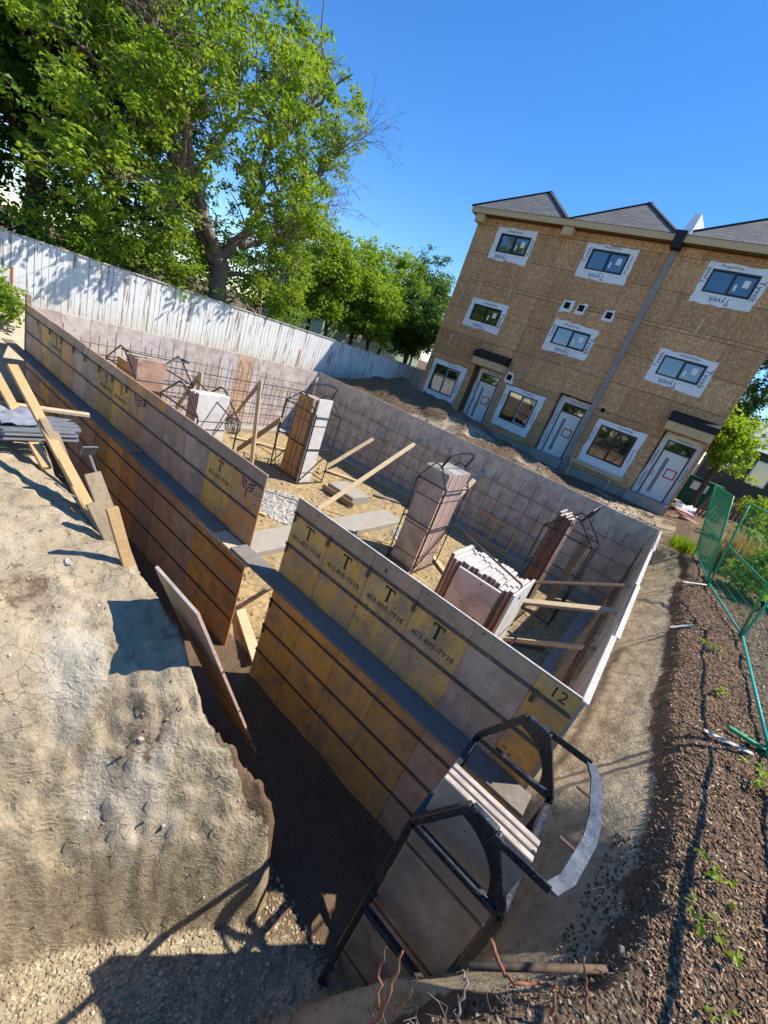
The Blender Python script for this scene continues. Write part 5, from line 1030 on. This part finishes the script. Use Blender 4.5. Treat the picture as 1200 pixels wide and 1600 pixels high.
for (x, y, h, r_, sd_, lab, lm) in ((2.55, 14.6, 1.5, 0.75, 41, 'yellow-green shrub behind the middle green fence panel', 'leafC'), (3.4, 17.4, 1.9, 0.8, 42, 'tall yellow-leaved shrub by the dark green house', 'leafC'), (2.15, 11.6, 0.75, 0.5, 43, 'low leafy shrub behind the green mesh', 'leafC'), (3.6, 14.0, 1.4, 0.8, 44, 'dense green shrub at the right edge of the photo', 'leafC'), (2.6, 20.0, 1.7, 0.7, 45, 'sparse shrub right of the far green fence', 'leafC')):
    tree('shrub', lab, (x, y, -2.2), [([(x, y, -2.2), (x, y, -2.2 + h * 0.6), (x + .1, y, -2.2 + h)], [0.025, 0.018, 0.008])], 14, 22, 0.12, lm, 'darkbark', 'shrubs along the green fence', sd_, (0.25, 0.7), (0.14, 0.28), None, 0, blob(x, y, -2.2 + h * 0.55, r_ * 0.8, r_, h * 0.45, 26, (0.15, 0.3), sd_), cat='shrub')
# bush at the far left end of the fence
tree('shrub', 'dark leafy bush at the left edge below the white fence', (-15.1, 3.2, -2.75), [([(-15.1, 3.2, -2.75), (-15.1, 3.3, -2.3), (-15.0, 3.3, -2.0)], [0.03, 0.02, 0.01])], 12, 24, 0.13, 'leafA', 'darkbark', 'shrubs beside the pit', 51, (0.3, 0.7), (0.15, 0.3), None, 0, blob(-15.0, 3.1, -2.35, 0.45, 0.7, 0.35, 26, (0.15, 0.3), 51), cat='shrub')
# dry grass clump
def tuft(name, label, x, y, z, h, n_, spread, mat, seed, cat, group, wdt=0.012):
    r = np.random.default_rng(seed); a = r.uniform(0, 2 * math.pi, n_); bx = r.normal(0, spread * 0.4, n_); by = r.normal(0, spread * 0.4, n_); hh = h * r.uniform(0.5, 1.1, n_); ln = r.uniform(0.1, 0.55, n_) * hh
    b0 = np.stack([bx, by, np.zeros(n_)], 1); t0 = b0 + np.stack([np.cos(a) * ln, np.sin(a) * ln, hh], 1); m0 = (b0 + t0) / 2 + np.stack([np.cos(a), np.sin(a), np.zeros(n_)], 1) * -0.06 * hh[:, None]
    s = np.stack([-np.sin(a), np.cos(a), np.zeros(n_)], 1) * wdt
    Vv = np.stack([b0 - s, b0 + s, m0 + s, m0 - s, t0], 1).reshape(-1, 3); i0 = np.arange(n_) * 5
    Fq = np.concatenate([np.stack([i0, i0 + 1, i0 + 2, i0 + 3], 1), np.stack([i0 + 3, i0 + 2, i0 + 4, i0 + 4], 1)]); Fq3 = np.concatenate([np.stack([i0, i0 + 1, i0 + 2], 1), np.stack([i0, i0 + 2, i0 + 3], 1), np.stack([i0 + 3, i0 + 2, i0 + 4], 1)])
    o = put(name, np_mesh(name, Vv, Fq3, [mat], np.repeat(r.random(n_), 5)), (x, y, z)); return tag(o, label, cat, group)
tuft('dry_grass', 'tan dry ornamental grass behind the green fence', 1.95, 13.2, -2.2, 1.15, 500, 0.4, 'straw', 61, 'grass', 'grass clumps')
tuft('grass_tuft', 'bright green grass tuft at the end of the bank by the house', 0.98, 13.9, -2.3, 0.42, 420, 0.45, 'leafC', 62, 'grass', 'grass clumps', 0.008)
for i, (x, y, h, lab) in enumerate(((1.42, 5.7, 0.10, 'small green weed on the bark mulch between the stakes'), (1.22, 2.55, 0.11, 'larger leafy weed on the mulch nearest the camera'), (1.66, 4.25, 0.17, 'green weed beside the fence rail'), (1.30, 2.95, 0.10, 'dark green trailing weed on the near mulch'), (1.33, 2.12, 0.07, 'tiny weed at the bottom right corner'), (1.45, 7.0, 0.12, 'small weed at the base of the fence post'))):
    zz = hz(x, y); R = random.Random(70 + i); t_ = thing('weed', lab, 'weed', (x, y, zz), 'weeds on the mulch'); mb = MB()
    for q in range(4): mb.tube([(x, y, zz - 0.01), (x + R.gauss(0, h * .4), y + R.gauss(0, h * .4), zz + h * R.uniform(.5, 1))], [0.003, 0.0015], 4)
    build(mb, 'stem', 'greenmetal', t_); cents = np.array([(x + R.gauss(0, h * .5), y + R.gauss(0, h * .5), zz + h * R.uniform(.3, .9)) for q in range(6)]); Vv, Fq, ti = leaves(cents, [h * 0.35] * 6, 4, h * 0.55, 0.1, 70 + i, 0.4)
    put('leaves', np_mesh('leaves', Vv - np.array([x, y, zz]), Fq, ['leafC'], ti), (x, y, zz), t_)

# ------------------------------------------------------------------ neighbouring houses, car, odds and ends at the right
def house(name, label, x0, x1, y0, y1, z0, z1, zr, wallm, roofm, wn_, axis_='x', oh=0.5):
    h = thing(name, label, 'house', ((x0 + x1) / 2, (y0 + y1) / 2, z0), 'neighbouring houses'); one('wall', [wallm], h, 'box', (x0, y0, z0), (x1, y1, z1)); mb = MB()
    if axis_ == 'y':
        xm = (x0 + x1) / 2; mb.prism([(x0 - oh, y0 - oh, z1), (x1 + oh, y0 - oh, z1), (xm, y0 - oh, zr)], (0, y1 - y0 + 2 * oh, 0))
    else:
        ym = (y0 + y1) / 2; mb.prism([(x0 - oh, y0 - oh, z1 + .001), (x0 - oh, y1 + oh, z1 + .001), (x0 - oh, ym, zr)], (x1 - x0 + 2 * oh, 0, 0))
    build(mb, 'roof', roofm, h)
    for (p, q) in wn_:
        W = one('window', ['whiteframe'], h, 'box', p, q); c_ = [(a + b) / 2 for a, b in zip(p, q)]; ax = 0 if abs(p[0] - q[0]) < 0.2 else 1
        a = list(p); b = list(q)
        for k in range(3):
            if k == ax: continue
            a[k] += 0.08; b[k] -= 0.08
        a[ax] -= 0.012; b[ax] += 0.012; one('pane', ['glass'], W, 'box', tuple(a), tuple(b))
    return h
house('neighbour_house', 'pale green sided house behind the small trees at left', -33, -25.5, 24, 38, -2.5, 1.6, 4.2, 'sidinggreen', 'roofpale', [((-25.5, 27.4, -0.6), (-25.46, 28.6, 0.7))], 'y')
house('neighbour_house', 'dark green bungalow with a pale roof at the right edge', 0.8, 14, 40, 50, -2.3, 2.05, 4.4, 'sidingdark', 'roofpale', [((1.75, 39.96, 0.2), (2.7, 40.0, 1.8)), ((3.6, 39.96, -0.2), (4.8, 40.0, 1.5))], 'x')
car = thing('parked_car', 'silver parked car half hidden by shrubs at the right edge', 'car', (6.2, 33.5, -2.15)); mb = MB()
prof = [(4.2, -1.9), (4.25, -1.45), (5.0, -1.3), (5.7, -0.85), (7.2, -0.82), (7.9, -1.3), (8.5, -1.4), (8.55, -1.9)]; mb.prism([(a, 32.7, b) for a, b in prof], (0, 1.7, 0)); body = build(mb, 'body', 'carwhite', car)
mb = MB(); mb.prism([(5.15, 32.69, -1.28), (5.75, 32.69, -0.92), (7.15, 32.69, -0.9), (7.7, 32.69, -1.28)], (0, 0.02, 0)); build(mb, 'side_window', 'glass', body)
for x in (5.0, 7.8):
    wh = one('wheel', ['rubber'], car, 'tube', [(x, 32.68, -1.88), (x, 32.88, -1.88)], 0.31, 18); one('rim', ['zinc'], wh, 'tube', [(x, 32.668, -1.88), (x, 32.679, -1.88)], 0.19, 14)
t = thing('wood_fence', 'low brown board fence behind the yellow shrubs at right', 'fence', (5, 29, -2.2))
for i in range(28): one('board', ['brownwood'], t, 'cbox', (2.4 + i * 0.2, 29, -2.2), (2.58 + i * 0.2, 29.03, -1.0), 0.004)
t = thing('pallet', 'brown slatted pallet leaning by the far green fence', 'pallet', (1.7, 24.5, -2.25))
for i in range(6): one('slat', ['brownwood'], t, 'beam', (1.35 + i * 0.17, 24.5, -2.25), (1.55 + i * 0.17, 24.9, -1.2), 0.11, 0.02, (0, -1, 0))
for z in (0.1, 0.9): one('bearer', ['brownwood'], t, 'beam', (1.3 + z * .2, 24.56 + z * .4, -2.25 + z), (2.4 + z * .2, 24.56 + z * .4, -2.25 + z), 0.04, 0.08)
for i, (x, y, z, rz, mat, lab) in enumerate(((0.86, 22.0, -2.10, 0.3, 'foam', 'pink foam sheet on top of the rubble by the last door'), (0.92, 21.8, -2.20, 0.9, 'brick', 'terracotta slab under the pink foam sheet'), (1.15, 21.5, -2.28, -0.4, 'brick', 'terracotta slab lying apart from the pink foam'))):
    mb = MB(); mb.cbox((-0.35, -0.2, -0.05), (0.35, 0.2, 0.05), 0.01); o = build(mb, 'building_slab', mat, None, org=(0, 0, 0)); o.location = (x, y, z); o.rotation_euler = (0.08, 0.06, rz); tag(o, lab, 'slab', 'slabs by the last door')
n = 14; u = np.linspace(-1, 1, n); UU, VV = np.meshgrid(u, u, indexing='ij'); pz = 0.35 * np.abs(fbm(UU + 5, VV, 2.2, 4)) + 0.12; pz[0] = pz[-1] = 0; pz[:, 0] = pz[:, -1] = 0
ii = np.arange(n * n).reshape(n, n); cf = np.stack([ii[:-1, :-1], ii[1:, :-1], ii[1:, 1:], ii[:-1, 1:]], -1).reshape(-1, 4)
tag(put('plastic_sheet', np_mesh('plastic_sheet', np.stack([UU * 0.5, VV * 0.8, pz], -1).reshape(-1, 3), cf, ['plastic'], smooth=True), (0.9, 25.2, -2.3)), 'crumpled white plastic sheeting beside the last door', 'plastic sheet')
t = thing('garbage_bin', 'dark green metal bin with a white sign at the house corner', 'bin', (1.0, 30, -2.3)); one('body', ['greenmetal'], t, 'cbox', (0.35, 29.4, -2.3), (2.1, 30.6, -0.85), 0.03); one('lid', ['greenmetal'], t, 'cbox', (0.30, 29.35, -0.845), (2.15, 30.65, -0.78), 0.02); one('sign', ['paper'], t, 'box', (0.7, 29.385, -1.45), (1.5, 29.398, -1.0))
lw = MB(); lw.add([(2.45, 7, -2.12), (30, 7, -2.12), (30, 28.5, -2.12), (3.9, 28.5, -2.12), (2.6, 13.5, -2.12)], [(0, 1, 2, 3, 4)]); MT['lawn'] = m_plain('lawn', (0.10, 0.22, 0.02), 0.9, 0.4, 3.0); tag(build(lw, 'lawn', 'lawn'), kind='structure')
r = np.random.default_rng(5); n_ = 9000; bx = r.uniform(2.5, 7, n_); by = r.uniform(7.2, 20, n_); hh = r.uniform(0.05, 0.11, n_); a = r.uniform(0, 6.28, n_)
b0 = np.stack([bx, by, np.full(n_, -2.122)], 1); s = np.stack([np.cos(a), np.sin(a), 0 * a], 1) * 0.012; t0 = b0 + np.stack([np.sin(a) * .03, -np.cos(a) * .03, hh], 1)
tag(put('grass', np_mesh('grass', np.stack([b0 - s, b0 + s, t0], 1).reshape(-1, 3), np.arange(n_ * 3).reshape(-1, 3), ['leafC'], np.repeat(r.random(n_) * 0.5, 3)), (0, 0, 0)), 'bright green mown lawn behind the green fence', 'grass', kind='stuff')

# ------------------------------------------------------------------ small things on the ground
def scatter_boxes(name, P, dims, rot, tint, mat, label, cat, tilt=None):
    n_ = len(P); base_ = np.array([(-1, -1, -1), (1, -1, -1), (1, 1, -1), (-1, 1, -1), (-.8, -.8, 1), (.8, -.8, 1), (.8, .8, 1), (-.8, .8, 1)], float) * 0.5
    fc = np.array([(0, 3, 2, 1), (4, 5, 6, 7), (0, 1, 5, 4), (1, 2, 6, 5), (2, 3, 7, 6), (3, 0, 4, 7)]); v = base_[None] * dims[:, None, :]
    if tilt is not None:
        c_, s_ = np.cos(tilt)[:, None], np.sin(tilt)[:, None]; x_, z_ = v[..., 0].copy(), v[..., 2].copy(); v[..., 0] = c_ * x_ - s_ * z_; v[..., 2] = s_ * x_ + c_ * z_
    c_, s_ = np.cos(rot)[:, None], np.sin(rot)[:, None]; x_, y_ = v[..., 0].copy(), v[..., 1].copy(); v[..., 0] = c_ * x_ - s_ * y_; v[..., 1] = s_ * x_ + c_ * y_
    v += P[:, None, :]; Fq = (fc[None] + (np.arange(n_) * 8)[:, None, None]).reshape(-1, 4)
    return tag(put(name, np_mesh(name, v.reshape(-1, 3), Fq, [mat], np.repeat(tint, 8, 0)), (0, 0, 0)), label, cat, kind='stuff')
def pebbles(name, X, Y, size, mat, label, cat, pal, seed, lift=0.3):
    r = np.random.default_rng(seed); n_ = len(X); Z = height(X, Y)[0]; t_ = (1 + 5 ** 0.5) / 2
    iv = np.array([(-1, t_, 0), (1, t_, 0), (-1, -t_, 0), (1, -t_, 0), (0, -1, t_), (0, 1, t_), (0, -1, -t_), (0, 1, -t_), (t_, 0, -1), (t_, 0, 1), (-t_, 0, -1), (-t_, 0, 1)]) / 1.9
    ifc = np.array([(0, 11, 5), (0, 5, 1), (0, 1, 7), (0, 7, 10), (0, 10, 11), (1, 5, 9), (5, 11, 4), (11, 10, 2), (10, 7, 6), (7, 1, 8), (3, 9, 4), (3, 4, 2), (3, 2, 6), (3, 6, 8), (3, 8, 9), (4, 9, 5), (2, 4, 11), (6, 2, 10), (8, 6, 7), (9, 8, 1)])
    sc = size * r.uniform(0.4, 1.5, (n_, 1)) * r.uniform(0.6, 1.3, (n_, 3)) * np.array([1, 1, 0.7]); v = iv[None] * r.uniform(0.75, 1.2, (n_, 12, 1)) * sc[:, None, :]
    a = r.uniform(0, 6.28, n_); c_, s_ = np.cos(a)[:, None], np.sin(a)[:, None]; x_, y_ = v[..., 0].copy(), v[..., 1].copy(); v[..., 0] = c_ * x_ - s_ * y_; v[..., 1] = s_ * x_ + c_ * y_
    v += np.stack([X, Y, Z + lift * size], 1)[:, None, :]; Fq = (ifc[None] + (np.arange(n_) * 12)[:, None, None]).reshape(-1, 3)
    tint = np.array(pal)[r.integers(0, len(pal), n_)] * r.uniform(0.7, 1.2, (n_, 1))
    return tag(put(name, np_mesh(name, v.reshape(-1, 3), Fq, [mat], np.repeat(tint, 12, 0)), (0, 0, 0)), label, cat, kind='stuff')
r = np.random.default_rng(9); n_ = 20000
cy_ = 1.35 + 9.6 * r.random(n_) ** 1.7; cx_ = 1.02 + (0.9 + 0.06 * cy_) * r.random(n_); cz = height(cx_, cy_)[0]
pal = np.array([(0.34, 0.21, 0.115), (0.48, 0.33, 0.20), (0.23, 0.135, 0.08), (0.15, 0.09, 0.055), (0.58, 0.43, 0.28), (0.10, 0.062, 0.04)])
sz = 0.7 + 0.06 * cy_
scatter_boxes('wood_chips', np.stack([cx_, cy_, cz + 0.006], 1), np.stack([r.uniform(.010, .050, n_) * sz * np.where(r.random(n_) < .05, 1.9, 1), r.uniform(.004, .016, n_) * sz, r.uniform(.002, .007, n_)], 1), r.uniform(0, 6.28, n_), pal[r.choice(6, n_, p=[.24, .11, .26, .20, .05, .14])], 'chip', 'loose bark and wood chip mulch along the green fence', 'wood chips', r.normal(0, 0.35, n_))
n_ = 15000; X = r.uniform(-2.3, -0.2, n_); Y = r.uniform(-0.3, 2.2, n_); hh, im_, in_, dd_, dt_, de_, *_ = height(X, Y); k = ~im_ & (hh < -4.45); k &= r.random(n_) < np.interp(X, [-2, -0.6], [1, .55])
pebbles('gravel', X[k], Y[k], 0.0105, 'stone', 'pale gravel on the floor at the foot of the dirt mound', 'gravel', [(0.44, 0.36, 0.23), (0.36, 0.29, 0.18), (0.52, 0.45, 0.32), (0.28, 0.22, 0.14)], 3)
n_ = 3000; a = r.uniform(0, 6.28, n_); q = np.sqrt(r.random(n_)); X = np.concatenate([-7.3 + 1.15 * q * np.cos(a), -4.75 + 0.7 * q[:900] * np.cos(a[:900])]); Y = np.concatenate([7.3 + 0.85 * q * np.sin(a), 9.9 + 0.6 * q[:900] * np.sin(a[:900])])
pebbles('gravel', X, Y, 0.036, 'stone', 'grey crushed stone on the pit floor behind the gap', 'gravel', [(0.42, 0.40, 0.36), (0.32, 0.30, 0.27), (0.5, 0.48, 0.44)], 4)
n_ = 420; X = r.uniform(-4.5, -1.1, n_); Y = r.uniform(-0.2, 1.9, n_); im_ = inside(X, Y, MOUND)
pebbles('soil_clods', X[im_], Y[im_], 0.009, 'stone', 'small clods and stones scattered over the dirt mound', 'clods', [(0.36, 0.28, 0.17), (0.26, 0.2, 0.12), (0.5, 0.44, 0.34)], 6, 0.15)
n_ = 2600; X = r.uniform(-13, 0.2, n_); Y = r.uniform(14.5, 19.5, n_)
pebbles('soil_clods', X, Y, 0.03, 'stone', 'dark clods on the earth heap in front of the townhouse', 'clods', [(0.10, 0.075, 0.05), (0.17, 0.125, 0.085), (0.22, 0.18, 0.13)], 7, 0.2)
n_ = 1500; X = r.uniform(-10.5, -1.5, n_); Y = r.uniform(3.8, 12.3, n_)
pebbles('soil_clods', X, Y, 0.03, 'stone', 'sandy lumps over the pit floor', 'clods', [(0.42, 0.32, 0.17), (0.3, 0.22, 0.12), (0.24, 0.18, 0.1)], 8, 0.2)
n_ = 9000; X = r.uniform(0.05, 1.35, n_); Y = r.uniform(0.5, 3.2, n_); dd_ = height(X, Y)[3]; k = (dd_ < 0.22) & (dd_ > -0.5)
pebbles('soil_clods', X[k], Y[k], 0.010, 'stone', 'crumbly dark topsoil clods along the near crest of the bank', 'clods', [(0.14, 0.095, 0.06), (0.22, 0.155, 0.10), (0.10, 0.07, 0.045), (0.32, 0.25, 0.17)], 12, 0.2)
for i, (x, y, s_, lab) in enumerate(((-3.35, 1.15, 0.05, 'flat pale stone on the mound near the orange stake'), (-2.02, 1.22, 0.03, 'small white stone in the middle of the mound'), (-1.65, 1.30, 0.025, 'thin white chip on the mound'))):
    R = np.random.default_rng(i + 90); mb = MB(); P = [(math.cos(a_) * s_ * R.uniform(.8, 1.2), math.sin(a_) * s_ * 0.6 * R.uniform(.8, 1.2)) for a_ in np.linspace(0, 5.5, 7)]
    mb.add([(p[0], p[1], -0.02) for p in P] + [(p[0] * .85, p[1] * .85, s_ * 0.35 + R.uniform(-.005, .005)) for p in P], [tuple(range(7, 14))] + [(k_, (k_ + 1) % 7, 7 + (k_ + 1) % 7, 7 + k_) for k_ in range(7)])
    o = build(mb, 'stone', 'stonegrey', None, org=(0, 0, 0)); o.location = (x, y, hz(x, y) + 0.005); o.rotation_euler = (0.1, 0.2, i); tag(o, lab, 'stone', 'stones on the mound')
# lath stakes on the mulch
for p, q, lab in (((1.27, 4.62, -2.16), (1.66, 4.70, -2.13), 'pale wooden lath lying on the mulch by the fence'), ((1.03, 9.95, -2.18), (1.43, 10.4, -2.12), 'thin white lath lying at the foot of the far fence post'), ((0.95, 7.3, -2.3), (1.2, 7.5, -2.16), 'short grey lath on the crest of the bank')):
    lumber('lath', lab, 'lath', p, q, 0.045, 0.012, 'whiteface' if 'white' in lab else 'paleedge', 'laths on the mulch')
# pipe stub and roots at the near crest
t = thing('pipe', 'muddy grey pipe lying along the near crest of the bank', 'pipe', (0.8, 2.0, -2.4)); one('pipe_body', ['mudpipe'], t, 'tube', [(0.36, 1.60, -2.46), (0.98, 2.19, -2.41)], 0.018, 10, smooth=True); one('pipe_end', ['pipe'], t, 'tube', [(0.985, 2.195, -2.41), (1.14, 2.34, -2.40)], 0.027, 12, smooth=True); one('pipe_clamp', ['pipe'], t, 'beam', (0.99, 2.16, -2.42), (0.93, 2.24, -2.35), 0.03, 0.02)
def root(label, pts, r0, mat='root'):
    P, Rr = limb_points(pts, [r0 * (1 - 0.6 * i / (len(pts) - 1)) for i in range(len(pts))], 5, 0.012)
    return tag(one('root_stem', [mat], None, 'tube', P, Rr, 6, smooth=True), label, 'root', 'cut roots on the near bank')
root('tall red-brown cut stem rising at the bottom edge', [(0.13, 0.99, -2.24), (0.11, 1.0, -2.02), (0.07, 1.05, -1.85)], 0.011)
root('thin red-brown stem left of the tall one', [(0.10, 1.0, -2.1), (0.04, 1.03, -2.0), (0.02, 1.04, -1.90)], 0.006)
root('short red-brown stem right of the tall one', [(0.17, 1.10, -2.25), (0.17, 1.12, -2.1), (0.155, 1.14, -2.03)], 0.006)
root('long red root crawling down the bank above the pipe', [(0.37, 1.66, -2.30), (0.44, 1.62, -2.31), (0.52, 1.60, -2.30), (0.60, 1.68, -2.28), (0.68, 1.74, -2.28)], 0.011)
root('upright brown stem beside the pipe', [(0.79, 1.71, -2.22), (0.74, 1.76, -2.15), (0.69, 1.79, -2.08)], 0.009)
root('bent brown stem near the bottom right of the bank', [(0.69, 1.55, -2.22), (0.63, 1.56, -2.12), (0.60, 1.56, -2.04)], 0.010)
root('curled pale root at the bottom middle', [(0.36, 1.28, -2.24), (0.33, 1.33, -2.12), (0.30, 1.36, -2.14), (0.29, 1.38, -2.22)], 0.006, 'twig')
# fine roots hanging from the crest of the bank
mb = MB(); R = random.Random(3)
for i in range(260):
    y = 1.2 + 11 * R.random() ** 2; xs_ = np.interp(y, [1.16, 1.55, 1.92, 2.25, 2.7, 8, 14], [0.28, 0.6, 0.93, 1.06, 1.10, 1.06, 1.1]); d = abs(R.gauss(0.05, 0.10)); x = xs_ - d; z = hz(x, y)
    L = R.uniform(0.03, 0.12); a = R.uniform(0, 6.28); p = Vector((x, y, z - 0.01)); q = p + Vector((-abs(math.cos(a)) * L, math.sin(a) * L * 0.7, L * R.uniform(-.1, .6))); m_ = (p + q) / 2 + Vector((R.gauss(0, .02), R.gauss(0, .02), R.gauss(0, .02))); mb.tube([p, m_, q], [0.0028, 0.002, 0.001], 3, cap=False)
tag(build(mb, 'fine_roots', 'twig'), 'fine dry roots hanging from the dark lip of the bank', 'roots', kind='stuff')
